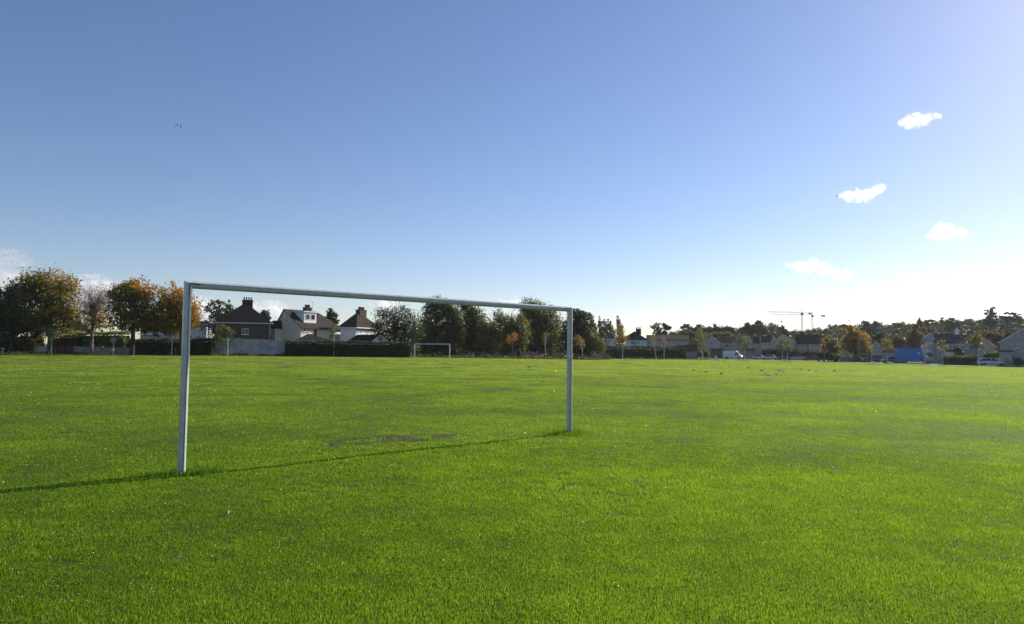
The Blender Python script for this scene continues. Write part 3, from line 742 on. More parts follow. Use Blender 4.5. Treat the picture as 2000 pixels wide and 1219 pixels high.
# ------------------------------------------------------------------ the wooded rise on the right
SKY = [(1290,654),(1318,648),(1336,644),(1362,640),(1380,639),(1396,641),(1420,641),(1437,649),(1446,643),(1458,637),(1470,634),(1486,634),(1500,637),(1516,636),(1530,646),(1560,647),(1590,644),(1612,642),(1624,635),(1650,634),(1672,636),(1690,633),(1716,633),(1732,634),(1760,632),(1790,631),(1812,631),(1840,629),(1862,626),(1880,627),(1900,625),(1920,624),(1950,624),(1975,621),(2000,624),(2060,628)]
def wood():
    Vs, Ts, As = [], [], []; off = 0
    xs = np.array([s[0] for s in SKY]); ys = np.array([s[1] for s in SKY])
    for row, (D0, drop, step) in enumerate(((420, 0, 8), (385, 9, 9), (350, 20, 10), (315, 31, 12), (285, 40, 14))):
        px = 1292.0
        while px < 2070:
            y = float(np.interp(px, xs, ys)) + drop + rng.uniform(-1.0, 3.5); D = D0 + rng.uniform(-12, 12); k = D/FPX
            r = rng.uniform(6, 11)*k; c = at(px, y, D); t = rng.choice([.06, .09, .12, .20, .30], p=[.3, .25, .2, .15, .1])
            if row in (1, 2) and rng.random() < .03: t = .60
            B = [(c.x, c.y, c.z-r*.8, r, r, r*.95), (c.x+rng.normal(0, r*.4), c.y, c.z-r*2.1, r*1.15, r*1.1, r*1.2)]
            V, T, A = leaf_cloud(B, 1000, 1.15, tint_grad(t, t+.07, .3, .3), per=9)
            Vs.append(V); Ts.append(T+off); As.append(A); off += len(V); px += step*rng.uniform(.7, 1.3)
    o = link(bpy.data.objects.new('woodland', np_mesh('woodland', np.concatenate(Vs), np.concatenate(Ts), M_FOL, {'tint': np.concatenate(As)})))
    tag(o, 'far dark woodland covering the rise behind the houses', None, kind='stuff')
wood()
def far(label, px, D, bl, n=1000, leaf=.8, t=.06, name='pine_tree', flat=.4, rt=.35, **kw):
    return tree(name, label, 'tree', px, D, bl, n, leaf, t if callable(t) else tint_const(t), rt, 12, flat=flat, **kw)
far('open crowned pine above the grey terrace with the pair of pines to its left', 1340, 330, [(1341,636,7,3.5),(1334,640,7,3.5),(1347,641,6,4),(1338,649,10,5)], 1100)
far('broad dark pine above the yellow green garden trees', 1366, 330, [(1366,638,8,4),(1360,644,9,5),(1374,644,8,4),(1384,645,6,4),(1368,651,10,5)], 1400)
far('tall thin pine with sky under its crown above the grey gabled house', 1397, 330, [(1396,636,4,3),(1400,642,8,4),(1394,645,5,3),(1408,645,5,3)], 900)
far('dome shaped dark pine left of the dip in the skyline', 1421, 330, [(1420,642,10,5),(1428,647,9,6),(1418,652,12,6)], 1300)
far('tallest dark rounded tree of the clump left of the cranes', 1483, 330, [(1482,632,8,7),(1478,642,9,8),(1487,646,10,10)], 1500, flat=0, name='broadleaf_tree')
far('dark spreading tree with a pointed tip left of the tallest rounded tree', 1461, 330, [(1461,630,2,4),(1462,638,8,6),(1456,646,11,8),(1468,648,10,8)], 1600, flat=.2, name='cypress_tree')
far('pale grey leafless tree left of the cranes', 1508, 330, [(1508,636,10,9),(1506,646,11,9)], 600, .6, .5, name='bare_tree', flat=0, twig=True, bark=M_TWIG, mat=M_BRAMBLE)
far('leaning dark pine with a tufted tip left of the cranes', 1530, 320, [(1525,629,2.5,2.5),(1527,636,2,3),(1529,644,6,6),(1533,651,8,8)], 900)
far('yellow green bushy tree above the grey gabled house', 1410, 262, [(1404,654,10,5),(1418,654,13,6),(1394,657,8,5)], 1300, .6, tint_grad(.36,.50), name='garden_tree', flat=0)
far('olive green tree below the pair of layered pines', 1346, 262, [(1342,652,10,5),(1352,655,8,6)], 900, .6, .30, name='garden_tree', flat=0)
far('dark pointed conifer above the orange tree', 1711, 330, [(1711,628,3,4),(1711,636,7,7),(1711,648,11,9)], 1200, name='conifer_tree', flat=.3)
far('square topped dark conifer left of the pointed conifer', 1690, 332, [(1689,632,7,5),(1694,636,7,6),(1690,646,12,9)], 1200, name='conifer_tree', flat=.2)
far('dark leaning topped conifer above the blue lorry', 1796, 330, [(1795,626,4,4),(1799,632,6,6),(1792,638,7,5),(1798,648,10,8)], 1300, name='conifer_tree', flat=.3)
far('umbrella pine with sky showing under its flat crown', 1816, 336, [(1816,627,10,2.5),(1808,631,4,3),(1826,632,5,3)], 800, flat=.7)
far('thin pale tipped pine right of the umbrella pine', 1840, 340, [(1840,622,3,2),(1840,627,4,3)], 260, .7, .3, flat=.5)
far('dark pointed pine below the layered giant at the right', 1860, 330, [(1859,625,5,5),(1853,630,7,4),(1868,632,7,5),(1860,640,12,8)], 1300)
far('giant layered conifer standing highest on the skyline at the right', 1936, 330, [(1938,602,5,3.2),(1934,607,7,3.4),(1931,613,7,3.4),(1941,613,7,3.2),(1937,619,11,3.6),(1931,625,11,4),(1945,625,11,4),(1937,632,14,6)], 2600, .8, flat=.4, name='giant_conifer')
far('wide flat crowned cedar at the right edge of the skyline', 1970, 325, [(1966,612,8,2.8),(1978,612,7,2.8),(1958,620,10,3),(1984,616,8,3),(1972,624,16,6),(1992,624,8,7)], 1900, flat=.6, name='cedar_tree')
# coloured garden and street trees
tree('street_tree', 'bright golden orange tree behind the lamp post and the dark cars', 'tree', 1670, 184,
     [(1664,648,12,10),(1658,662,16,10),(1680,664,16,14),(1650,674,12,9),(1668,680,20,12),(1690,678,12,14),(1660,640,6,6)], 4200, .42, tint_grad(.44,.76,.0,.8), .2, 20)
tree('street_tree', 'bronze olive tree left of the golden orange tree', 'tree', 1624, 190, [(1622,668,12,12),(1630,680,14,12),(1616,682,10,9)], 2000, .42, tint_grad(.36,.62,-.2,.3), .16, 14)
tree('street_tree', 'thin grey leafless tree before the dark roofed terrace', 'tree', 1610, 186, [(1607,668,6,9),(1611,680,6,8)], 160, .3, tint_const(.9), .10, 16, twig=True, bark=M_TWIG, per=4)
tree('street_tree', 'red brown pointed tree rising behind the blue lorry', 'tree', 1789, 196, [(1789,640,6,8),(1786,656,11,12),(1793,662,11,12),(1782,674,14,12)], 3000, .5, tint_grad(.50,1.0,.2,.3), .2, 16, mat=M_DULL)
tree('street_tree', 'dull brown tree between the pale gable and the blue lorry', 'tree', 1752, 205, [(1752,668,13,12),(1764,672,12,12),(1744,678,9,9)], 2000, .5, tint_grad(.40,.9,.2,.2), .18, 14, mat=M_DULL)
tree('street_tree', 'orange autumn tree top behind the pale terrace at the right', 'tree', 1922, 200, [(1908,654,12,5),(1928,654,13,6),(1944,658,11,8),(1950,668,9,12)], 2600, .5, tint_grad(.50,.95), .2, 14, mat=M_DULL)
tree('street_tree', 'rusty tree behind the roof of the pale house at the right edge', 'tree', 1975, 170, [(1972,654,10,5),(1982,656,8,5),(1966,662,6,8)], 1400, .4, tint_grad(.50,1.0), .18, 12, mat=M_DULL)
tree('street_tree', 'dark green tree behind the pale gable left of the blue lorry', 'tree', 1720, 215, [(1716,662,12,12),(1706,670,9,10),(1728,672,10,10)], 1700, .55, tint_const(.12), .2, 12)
# ------------------------------------------------------------------ buildings
class Bld:
    """local frame: u to the right along the front, v away from it, z up; origin on the ground at photo column px0, distance D"""
    def __init__(s, name, label, cat, px0, D, yaw=0.0, group=None, dz=0.0):
        s.O = ground(px0, D, dz); s.yaw = R(yaw)
        s.A = Vector((math.cos(s.yaw), math.sin(s.yaw), 0)); s.B = Vector((-math.sin(s.yaw), math.cos(s.yaw), 0))
        s.root = empty(name, s.O, s.yaw, label, cat, group)
    def U(s, px, v=0.0):
        d = ray(px, 690); t = d.x/d.y; P = s.O + s.B*v
        return (t*P.y - P.x)/(s.A.x - t*s.A.y)
    def V(s, px, u=0.0):
        d = ray(px, 690); t = d.x/d.y; P = s.O + s.A*u
        return (t*P.y - P.x)/(s.B.x - t*s.B.y)
    def Z(s, px, py, u=0.0, v=0.0):
        P = s.O + s.A*u + s.B*v; return at(px, py, P.y).z - s.O.z
    def box(s, name, u0, u1, v0, v1, z0, z1, mat, parent=None):
        return MB().box(u0, u1, v0, v1, z0, z1).build(name, mat, parent or s.root)
    def walls(s, u0, u1, v0, v1, z1, mat, gable=None, zr=None, ridge=None, z0=-.6, name='wall'):
        mb = MB().box(u0, u1, v0, v1, z0, z1)
        if gable == 'v':                                    # ridge runs along v: gables on the front and back
            m = (u0+u1)/2 if ridge is None else ridge
            mb = MB().loft([[(u0, v, z0), (u1, v, z0), (u1, v, z1), (m, v, zr), (u0, v, z1)] for v in (v0, v1)])
        if gable == 'u':
            m = (v0+v1)/2 if ridge is None else ridge
            mb = MB().loft([[(u, v0, z0), (u, v1, z0), (u, v1, z1), (u, m, zr), (u, v0, z1)] for u in (u0, u1)])
        return mb.build(name, mat, s.root)
    def roof_gable(s, u0, u1, v0, v1, ze, zr, along, mat, oh=.35, th=.16, ridge=None, parent=None, verge=.2):
        mb = MB()
        if along == 'v':
            m = (u0+u1)/2 if ridge is None else ridge; w0, w1 = v0-verge, v1+verge
            for e in (u0, u1):
                sl = (zr-ze)/abs(m-e); e2 = e + math.copysign(oh, e-m); z2 = ze - sl*oh
                a = [(e2, z2), (m, zr), (m, zr+th), (e2, z2+th)]
                mb.loft([[(p[0], v, p[1]) for p in a] for v in (w0, w1)])
        else:
            m = (v0+v1)/2 if ridge is None else ridge; w0, w1 = u0-verge, u1+verge
            for e in (v0, v1):
                sl = (zr-ze)/abs(m-e); e2 = e + math.copysign(oh, e-m); z2 = ze - sl*oh
                a = [(e2, z2), (m, zr), (m, zr+th), (e2, z2+th)]
                mb.loft([[(u, p[0], p[1]) for p in a] for u in (w0, w1)])
        return mb.build('roof', mat, parent or s.root)
    def roof_hip(s, u0, u1, v0, v1, ze, zr, along, mat, inset, oh=.4, inset2=None, parent=None):
        a0, a1, b0, b1 = u0-oh, u1+oh, v0-oh, v1+oh; i2 = inset if inset2 is None else inset2
        if along == 'u': r = [(a0+inset, (b0+b1)/2, zr), (a1-i2, (b0+b1)/2, zr)]
        else: r = [((a0+a1)/2, b0+inset, zr), ((a0+a1)/2, b1-i2, zr)]
        V = [(a0,b0,ze), (a1,b0,ze), (a1,b1,ze), (a0,b1,ze)]; base = [(x, y, z-.12) for x, y, z in V]
        V = V + r + base
        F = [(0,1,5,4), (1,2,5), (2,3,4,5), (3,0,4)] if along == 'u' else [(0,1,4), (1,2,5,4), (2,3,5), (3,0,4,5)]
        F += [(6,7,1,0), (7,8,2,1), (8,9,3,2), (9,6,0,3), (9,8,7,6)]
        rf = mesh_obj('roof', V, F, mat, parent or s.root)
        g = MB(); e = .05
        g.box(a0-e, a1+e, b0-.10, b0-.003, ze-.20, ze-.02).box(a0-e, a1+e, b1+.003, b1+.10, ze-.20, ze-.02)
        g.box(a0-.10, a0-.003, b0, b1, ze-.20, ze-.02).box(a1+.003, a1+.10, b0, b1, ze-.20, ze-.02)
        g.build('gutter', M_FASCIA, rf); return rf
    def chimney(s, roof, u, v, w, d, z0, z1, pots=4, along='u', mat=None):
        c = MB().box(u-w/2, u+w/2, v-d/2, v+d/2, z0, z1-.22).box(u-w/2-.06, u+w/2+.06, v-d/2-.06, v+d/2+.06, z1-.22, z1)
        ch = c.build('chimney', mat or M_CHIM, roof)
        p = MB()
        for k in range(pots):
            t = (k+.5)/pots - .5; cu, cv = (u+t*w*.9, v) if along == 'u' else (u, v+t*d*.9)
            p.tube([(cu, cv, z1), (cu, cv, z1+.35), (cu, cv, z1+.38), (cu, cv, z1+.55)], [.13, .11, .15, .12], 8)
        # pots are carried by the stack mesh itself so that the tree stays three deep
        off = len(c.v); me = ch.data; me.clear_geometry(); c.add(p.v, p.f); me.from_pydata(c.v, [], c.f); me.update()
        return ch
    def window(s, face, pos, a0, a1, z0, z1, cols=2, top=False, parent=None, sill=True, name='window'):
        """face S: plane v=pos facing the camera side; W: plane u=pos facing -u; E: plane u=pos facing +u"""
        def P(a, z, o):
            return (a, pos-o, z) if face == 'S' else ((pos-o, a, z) if face == 'W' else (pos+o, a, z))
        def bx(mb, a, b, c, d, o0, o1):
            mb.add([P(a,c,o0),P(b,c,o0),P(b,c,o1),P(a,c,o1),P(a,d,o0),P(b,d,o0),P(b,d,o1),P(a,d,o1)], [(0,3,2,1),(4,5,6,7),(0,1,5,4),(1,2,6,5),(2,3,7,6),(3,0,4,7)])
        f = MB(); t = .085
        bx(f, a0, a1, z0, z0+t, .004, .06); bx(f, a0, a1, z1-t, z1, .004, .06); bx(f, a0, a0+t, z0+t, z1-t, .004, .06); bx(f, a1-t, a1, z0+t, z1-t, .004, .06)
        for k in range(1, cols):
            c = a0 + (a1-a0)*k/cols; bx(f, c-.045, c+.045, z0+t, z1-t, .006, .057)
        if top: bx(f, a0+t, a1-t, z1-.42, z1-.36, .008, .054)
        if sill: bx(f, a0-.1, a1+.1, z0-.09, z0-.003, .004, .14)
        fo = f.build(name, M_UPVC, parent or s.root)
        g = MB(); bx(g, a0+t*.5, a1-t*.5, z0+t*.5, z1-t*.5, .003, .022); g.build('pane', M_GLASS, fo)
        return fo
    def winpx(s, px0, px1, py0, py1, cols=2, v=0.0, **kw):
        u0, u1 = s.U(px0, v), s.U(px1, v); c = (px0+px1)/2
        return s.window('S', v, u0, u1, s.Z(c, py1, (u0+u1)/2, v), s.Z(c, py0, (u0+u1)/2, v), cols, **kw)

HG = 'houses round the park'
# --- grey house with four pots
b = Bld('house', 'grey pebbledashed house with hipped dark roof and four chimney pots behind the white garden wall', 'house', 419, 124, 18)
W = b.U(527); ze = b.Z(475, 630, W/2); zr = b.Z(478, 592, W/2, 4.6); L = 9.0
b.walls(0, W, 0, L, ze-.06, M_DASH)
rf = b.roof_hip(0, W, 0, L, ze, zr, 'v', M_SLATE, 4.3, .35)
b.chimney(rf, b.U(480.5, 4.4), 4.5, 1.85, .9, zr-1.2, b.Z(480, 586, W/2, 4.4), 4)
b.winpx(471, 484, 641.5, 653.5, 2)
b.window('E', W, 1.2, 2.4, ze-2.0, ze-.7, 1); b.window('E', W, 4.5, 6.0, ze-2.0, ze-.7, 2)
MB().tube([(.12, -.08, ze-.2), (.12, -.08, 0)], .05, 6).build('drainpipe', M_FASCIA, b.root)
MB().tube([(W-.12, -.08, ze-.2), (W-.12, -.08, 0)], .05, 6).build('drainpipe', M_FASCIA, b.root)
# --- cream house with dormer
b = Bld('house', 'cream house with a brown gabled roof and a white dormer, beside the grey house', 'house', 586, 128, 63)
L = b.U(669); Wd = b.V(532); vr = b.V(553); ze = b.Z(586, 638); zr = b.Z(553, 603.5, 0, vr)
zl = ze - .3
MB().loft([[(u, 0, -.6), (u, Wd, -.6), (u, Wd, ze-1.1), (u, vr, zr-.12), (u, 0, ze-.08)] for u in (0, L-3.4)]).box(L-3.39, L, 0, Wd, -.6, ze-1.15).build('wall', M_CREAM, b.root)
V = [(-.25,-.4,ze-.25),(L+.3,-.4,ze-.25),(L+.3,Wd+.4,ze-1.35),(-.25,Wd+.4,ze-1.35),(-.25,vr,zr),(L-3.2,vr,zr)]
rf = mesh_obj('roof', V + [(x, y, z-.14) for x, y, z in V], [(0,1,5,4),(1,2,5),(2,3,4,5),(6,10,11,7),(7,11,8),(8,11,10,9),(0,6,7,1),(1,7,8,2),(2,8,9,3),(3,9,10,4),(4,10,6,0)], M_BROWNTILE, b.root)
b.chimney(rf, b.U(598, vr), vr, 1.5, .9, zr-1.3, b.Z(598, 599.5, 4, vr), 5)
MB().tube([(b.U(608, vr), vr, zr-.2), (b.U(608, vr), vr, zr+2.0)], .03, 5).tube([(b.U(608, vr)-.4, vr, zr+1.9), (b.U(608, vr)+.4, vr, zr+1.9)], .02, 4).build('aerial', M_METAL, rf)
vd = 1.0; u0, u1 = b.U(592, vd), b.U(616, vd); z0 = b.Z(600, 632, 2, vd); z1 = b.Z(600, 609.5, 2, vd)
b.box('dormer', u0, u1, vd, vr, z0, z1, M_WHITE)
dm = b.box('dormer_roof', u0-.25, u1+.25, vd-.25, vr+.05, z1, z1+.18, M_UPVC)
zm = (z0+z1)/2
b.window('S', vd, u0+.35, u0+(u1-u0)*.46, zm-.35, z1-.35, 1, sill=False); b.window('S', vd, u0+(u1-u0)*.54, u1-.35, zm-.35, z1-.35, 1, sill=False)
for p0, p1 in ((591, 597), (599.5, 603), (637, 640.5), (659, 664)): b.winpx(p0, p1, 640, 648, 1 if p1-p0 < 4 else 2)
b.box('door', b.U(612), b.U(617.5), -.05, -.004, 0, ze-.5, M_DOOR)
b.window('W', 0, b.V(551.5), b.V(549), b.Z(550, 646), b.Z(550, 638), 1, sill=False)
# lower wing on the gable side
va, vb = b.V(549), b.V(530); zw = b.Z(540, 641, -1.2, va)
b.box('wall', -1.6, -.004, va, vb, -.6, zw, M_CREAM)
mesh_obj('roof', [(-1.9,va-.3,zw-.1),(-1.9,vb+.3,zw-.1),(.0,vb+.3,zw-.1),(.0,va-.3,zw-.1),(-.0,va+.2,zw+1.5),(-.0,vb-.2,zw+1.5)], [(1,0,4,5),(0,3,4),(2,1,5),(0,1,2,3),(3,2,5,4)], M_SLATE, b.root)
# single storey extension with its own hipped roof
b2 = Bld('extension', 'low building with a dark hipped roof in front of the cream house', 'outbuilding', 578, 121, 12)
W2 = b2.U(646); ze2 = b2.Z(610, 665.5, W2/2); zr2 = b2.Z(605, 652, W2/2, 2.4)
b2.walls(0, W2, 0, 4.8, ze2-.05, M_CREAM); b2.roof_hip(0, W2, 0, 4.8, ze2, zr2, 'u', M_BROWNTILE, 2.1, .3, 4.5); b2.winpx(630, 638, 667, 673, 2)
# --- hipped white house
b = Bld('house', 'white rendered house with a hipped brown roof and a big brick chimney', 'house', 694, 134, 67)
L = b.U(737); Wd = b.V(664); ze = b.Z(694, 639); zr = b.Z(700, 611, 5, Wd/2)
b.walls(0, L, 0, Wd, ze-.06, M_WHITE)
rf = b.roof_hip(0, L, 0, Wd, ze, zr, 'u', M_BROWNTILE, 3.3, .45, 4.2)
b.chimney(rf, 4.2, Wd/2, 2.3, 1.0, zr-1.4, b.Z(699, 605, 4, Wd/2), 6, mat=M_BRICKD)
for p0, p1 in ((697, 700.5), (704, 706.5), (716, 722)): b.winpx(p0, p1, 642, 648, 2)
b.window('W', 0, b.V(669.5), b.V(667.5), b.Z(668, 656), b.Z(668, 650), 1)
mesh_obj('rooflight', [(3.1,.9,ze+1.55),(3.9,.9,ze+1.55),(3.9,1.7,ze+2.35),(3.1,1.7,ze+2.35)], [(0,1,2,3)], M_UPVC, rf)
b2 = Bld('bungalow', 'low white gabled outbuilding with a round window under the dark twiggy tree', 'outbuilding', 722, 124, 14)
W2 = b2.U(762); ze2 = b2.Z(722, 668); zr2 = b2.Z(742, 652.5, W2/2); mu = b2.U(742.5)
b2.walls(0, W2, 0, 6, ze2, M_WHITE, 'v', zr2-.05, mu); b2.roof_gable(0, W2, 0, 6, ze2, zr2, 'v', M_SLATE, .3, .16, mu, verge=.25)
f = MB(); c = (mu, 0, b2.Z(741, 661.5, mu)); ring = lambda r, y: [(c[0]+r*math.cos(a*math.pi/10), y, c[2]+r*math.sin(a*math.pi/10)) for a in range(20)]
f.loft([ring(.55, -.004), ring(.55, -.06), ring(.45, -.06), ring(.45, -.004)], cap=False); fo = f.build('round_window', M_UPVC, b2.root)
MB().loft([ring(.46, -.02), ring(.46, -.004)]).build('pane', M_GLASS, fo)
b2.box('wall', -4.0, -.003, 1.0, 5, -.6, ze2-.1, M_WHITE)
mesh_obj('roof', [(-4.4,.6,ze2-.1),(-.1,.6,ze2-.1),(-.1,5.4,ze2-.1),(-4.4,5.4,ze2-.1),(-2.2,3,zr2-.1),(mu,3,zr2-.1)], [(0,1,5,4),(1,2,5),(2,3,4,5),(3,0,4),(0,3,2,1)], M_SLATE, b2.root)
b2.winpx(749, 756, 667, 672, 2)
# --- houses glimpsed at the left between the trees
b = Bld('house', 'white house glimpsed between the orange maple and the near goal post', 'house', 272, 132, 22)
W = b.U(352); ze = b.Z(310, 641, W/2); b.walls(0, W, 0, 8, ze, M_WHITE); b.roof_gable(0, W, 0, 8, ze, ze+2.6, 'u', M_SLATE, .3)
for p0, p1 in ((281, 287), (296, 303), (316, 322), (334, 341)): b.winpx(p0, p1, 645, 653, 2)
b.box('porch_roof', b.U(275), b.U(318), -1.2, -.004, b.Z(300, 655, 4), b.Z(300, 652.5, 4), M_UPVC)
b = Bld('house', 'bright white house with a brick base between the near goal post and dark cedar', 'house', 360, 128, 20)
W = b.U(401); ze = b.Z(380, 638, W/2); b.walls(0, W, 0, 7, ze, M_WHITE); b.roof_gable(0, W, 0, 7, ze, ze+1.0, 'u', M_SLATE, .3)
b.winpx(387, 396, 640, 646.5, 3); b.winpx(366, 374, 655, 661, 2); b.winpx(384, 390, 655, 660, 2)
b.box('band', b.U(361), b.U(401), -.9, -.004, b.Z(380, 668, 2), b.Z(380, 662, 2), M_BRICK); b.box('canopy', b.U(360), b.U(402), -1.1, -.004, b.Z(380, 661.9, 2), b.Z(380, 660, 2), M_UPVC)
b = Bld('house', 'shaded house with a grey roof seen under the big maple', 'house', 118, 135, 24)
W = b.U(165); ze = b.Z(140, 645, W/2); b.walls(0, W, 0, 7, ze, M_WHITE); b.roof_hip(0, W, 0, 7, ze, ze+2.4, 'u', M_SLATE, 2.8); b.winpx(124, 132, 648, 654, 2); b.winpx(150, 156, 648, 654, 2)
b = Bld('house', 'white house showing under the sycamore at the far left edge', 'house', -30, 130, 28)
W = b.U(32); ze = b.Z(5, 638, W/2); b.walls(0, W, 0, 7, ze, M_WHITE); b.roof_hip(0, W, 0, 7, ze, ze+2.4, 'u', M_SLATE, 2.8); b.winpx(2, 10, 644, 650, 2)

# --- white pair to the right of the goal
b = Bld('house', 'white house with a dark roof and skylight below the windblown poplars', 'house', 1158, 205, -8)
W = b.U(1202); ze = b.Z(1180, 661.5, W/2); zr = b.Z(1176, 645, W/2, 4)
b.walls(0, W, 0, 8, ze-.06, M_WHITE); rf = b.roof_hip(0, W, 0, 8, ze, zr, 'u', M_SLATE, 3.4)
b.chimney(rf, b.U(1176, 4), 4, 2.2, .9, zr-1, zr+.5, 3)
for p0, p1 in ((1176.5, 1179), (1181.5, 1185.5), (1190, 1194)): b.winpx(p0, p1, 664, 669, 2)
mesh_obj('rooflight', [(b.U(1174.5),1.6,ze+1.75),(b.U(1178),1.6,ze+1.75),(b.U(1178),2.2,ze+2.3),(b.U(1174.5),2.2,ze+2.3)], [(0,1,2,3)], M_LAMPW, rf)
MB().tube([(b.U(1172.5), -.08, ze-.2), (b.U(1172.5), -.08, 0)], .09, 6).build('drainpipe', M_BUMP, b.root); MB().tube([(b.U(1188), -.08, ze-.2), (b.U(1188), -.08, 0)], .09, 6).build('drainpipe', M_BUMP, b.root)
b = Bld('house', 'white house with a wide dark roof and a squat central chimney', 'house', 1222, 205, -11)
W = b.U(1264); ze = b.Z(1243, 664.5, W/2); zr = b.Z(1247, 647.5, W/2, 4)
b.walls(0, W, 0, 8, ze-.06, M_WHITE); rf = b.roof_hip(-1.2, W, 0, 8, ze, zr, 'u', M_SLATE, 4.2, .5)
b.chimney(rf, b.U(1247, 4), 4, 1.6, .9, zr-1, b.Z(1247, 642.5, W/2, 4), 3)
for p0, p1 in ((1232, 1238), (1241.5, 1244), (1245.5, 1249)): b.winpx(p0, p1, 667, 672.5, 2)
MB().tube([(b.U(1239.5), -.08, ze-.2), (b.U(1239.5), -.08, 0)], .09, 6).build('drainpipe', M_BUMP, b.root)
b.box('porch_roof', b.U(1241), b.U(1263), -1.6, -.004, b.Z(1250, 678, W*.7), b.Z(1250, 676, W*.7), M_SLATE)
# --- grey terrace
b = Bld('terraced_house', 'long plain grey rendered terrace with a dark roof behind the slanting young birches', 'house', 1263, 212, -13)
W = b.U(1345); ze = b.Z(1310, 664, W/2); zr = b.Z(1310, 655.5, W/2, 4)
b.walls(0, W, 0, 8, ze-.06, M_GREYR); b.roof_gable(0, W, 0, 8, ze, zr, 'u', M_BROWNTILE, .35)
for p0, p1 in ((1269, 1274), (1312, 1318), (1330, 1335)): b.winpx(p0, p1, 667, 673, 2)
b.box('downpipe_band', b.U(1263.4), b.U(1264.2), -.1, -.004, 0, ze-.3, M_BUMP)
# --- garage
b = Bld('garage', 'low dark flat roofed garage with a pale grey roller door', 'garage', 1322, 190, -14)
W = b.U(1363); z1 = b.Z(1345, 675.5, W/2); b.walls(0, W, 0, 6, z1, M_DASH); b.box('roof', -.2, W+.2, -.2, 6.2, z1, z1+.15, M_SLATE)
d = MB()
u0, u1, zt_ = b.U(1330.5), b.U(1360.5), b.Z(1345, 687, W/2); n_ = 9
for k in range(n_): d.box(u0, u1, -.05, -.004, zt_*k/n_+.012, zt_*(k+1)/n_)
d.build('roller_door', M_GREYR, b.root)
# --- grey gabled row
def gable_front(b, p0, p1, pe, apex, D_, wall, rmat, depth=9):
    u0, u1 = b.U(p0), b.U(p1); m = b.U(apex[0]); ze = b.Z((p0+p1)/2, pe, (u0+u1)/2); zr = b.Z(apex[0], apex[1], m)
    b.walls(u0, u1, 0, depth, ze, wall, 'v', zr-.05, m); rf = b.roof_gable(u0, u1, 0, depth, ze, zr, 'v', rmat, .3, .16, m)
    g = MB()
    for e in (u0, u1):
        sl = (zr-ze)/abs(m-e); e2 = e + math.copysign(.3, e-m); z2 = ze - sl*.3
        g.loft([[(e2, v, z2-.12), (m, v, zr-.12), (m, v, zr+.10), (e2, v, z2+.10)] for v in (-.27, -.21)])
    g.build('bargeboard', M_FASCIA, rf)
    return u0, u1, ze, zr, rf
b = Bld('house', 'grey house with a plain gable facing the park, left of the white van', 'house', 1376, 240, -17)
u0, u1, ze, zr, rf = gable_front(b, 1376, 1407.5, 670, (1391.5, 657.5), 240, M_GREYR, M_SLATE)
b.winpx(1388.5, 1393, 667, 677, 1, sill=False)
b.box('porch', b.U(1389), b.U(1410), -2.4, -.004, 0, b.Z(1400, 684, 5), M_BRICK); b.box('porch_roof', b.U(1387.5), b.U(1413), -2.8, -.004, b.Z(1400, 683.9, 5), b.Z(1400, 681, 5), M_BROWNTILE)
b.box('door', b.U(1402), b.U(1405), -2.46, -2.404, 0, 2.1, M_DOOR)
b = Bld('terraced_house', 'pale grey house with three windows behind the white van', 'house', 1407.8, 242, -17)
W = b.U(1446); ze = b.Z(1425, 670, W/2); zr = b.Z(1425, 659, W/2, 4)
b.walls(0, W, 0, 8, ze-.06, M_GREYR); rf = b.roof_gable(0, W, 0, 8, ze, zr, 'u', M_SLATE, .35); b.box('gutter', .3, W-.3, -.46, -.36, ze-.35, ze-.2, M_FASCIA)
for p0, p1 in ((1410.5, 1413), (1417.5, 1422.5), (1431, 1436), (1417.5, 1422.5)): b.winpx(p0, p1, 672, 678.5, 2) if not (p0 == 1417.5 and len(b.root.children) > 6) else None
b = Bld('terraced_house', 'grey house with a small gable and lean to porch, left of the tall lamp post', 'house', 1446.5, 240, -19)
u0, u1, ze, zr, rf = gable_front(b, 1447, 1470, 667, (1463, 656.5), 240, M_GREYR, M_SLATE, 8)
b.walls(u1+.003, b.U(1484), .4, 7.6, ze-.5, M_GREYR); b.roof_gable(u1+.35, b.U(1484), .4, 7.6, ze-.5, zr-.3, 'u', M_SLATE, .3, verge=.0)
for p0, p1 in ((1452, 1456), (1464, 1468.5), (1474, 1479)): b.winpx(p0, p1, 672, 678, 2, v=0 if p1 < 1472 else .4)
b.box('porch_roof', b.U(1451), b.U(1474), -1.8, -.004, b.Z(1460, 684, 3), b.Z(1460, 681.5, 3), M_SLATE)
b = Bld('house', 'wide grey house with a big gable behind the silver cars and the lamp post', 'house', 1487, 236, -21)
u0, u1, ze, zr, rf = gable_front(b, 1507, 1554, 668, (1530, 653.5), 236, M_GREYR, M_SLATE)
b.walls(0, u0-.003, .5, 8, ze-.1, M_GREYR); b.roof_gable(0, u0-.36, .5, 8, ze-.1, zr-.4, 'u', M_SLATE, .35, verge=.0); b.box('gutter', .2, u0-.4, .04, .14, ze-.45, ze-.3, M_FASCIA)
for p0, p1 in ((1491, 1497), (1500, 1505)): b.winpx(p0, p1, 672, 678, 2, v=.5)
for p0, p1 in ((1513, 1519), (1541, 1547)): b.winpx(p0, p1, 671, 678, 2)
b = Bld('terraced_house', 'dark roofed terrace with four upper windows behind the red car', 'house', 1554.5, 236, -23)
W = b.U(1603); ze = b.Z(1580, 671, W/2); zr = b.Z(1580, 654.5, W/2, 4)
b.walls(0, W, 0, 8, ze-.06, M_GREYR); rf = b.roof_gable(0, W, 0, 8, ze, zr, 'u', M_SLATE, .35)
for p0, p1 in ((1560, 1564.5), (1569, 1575), (1581, 1585.5), (1591, 1596.5)): b.winpx(p0, p1, 673, 679, 2)
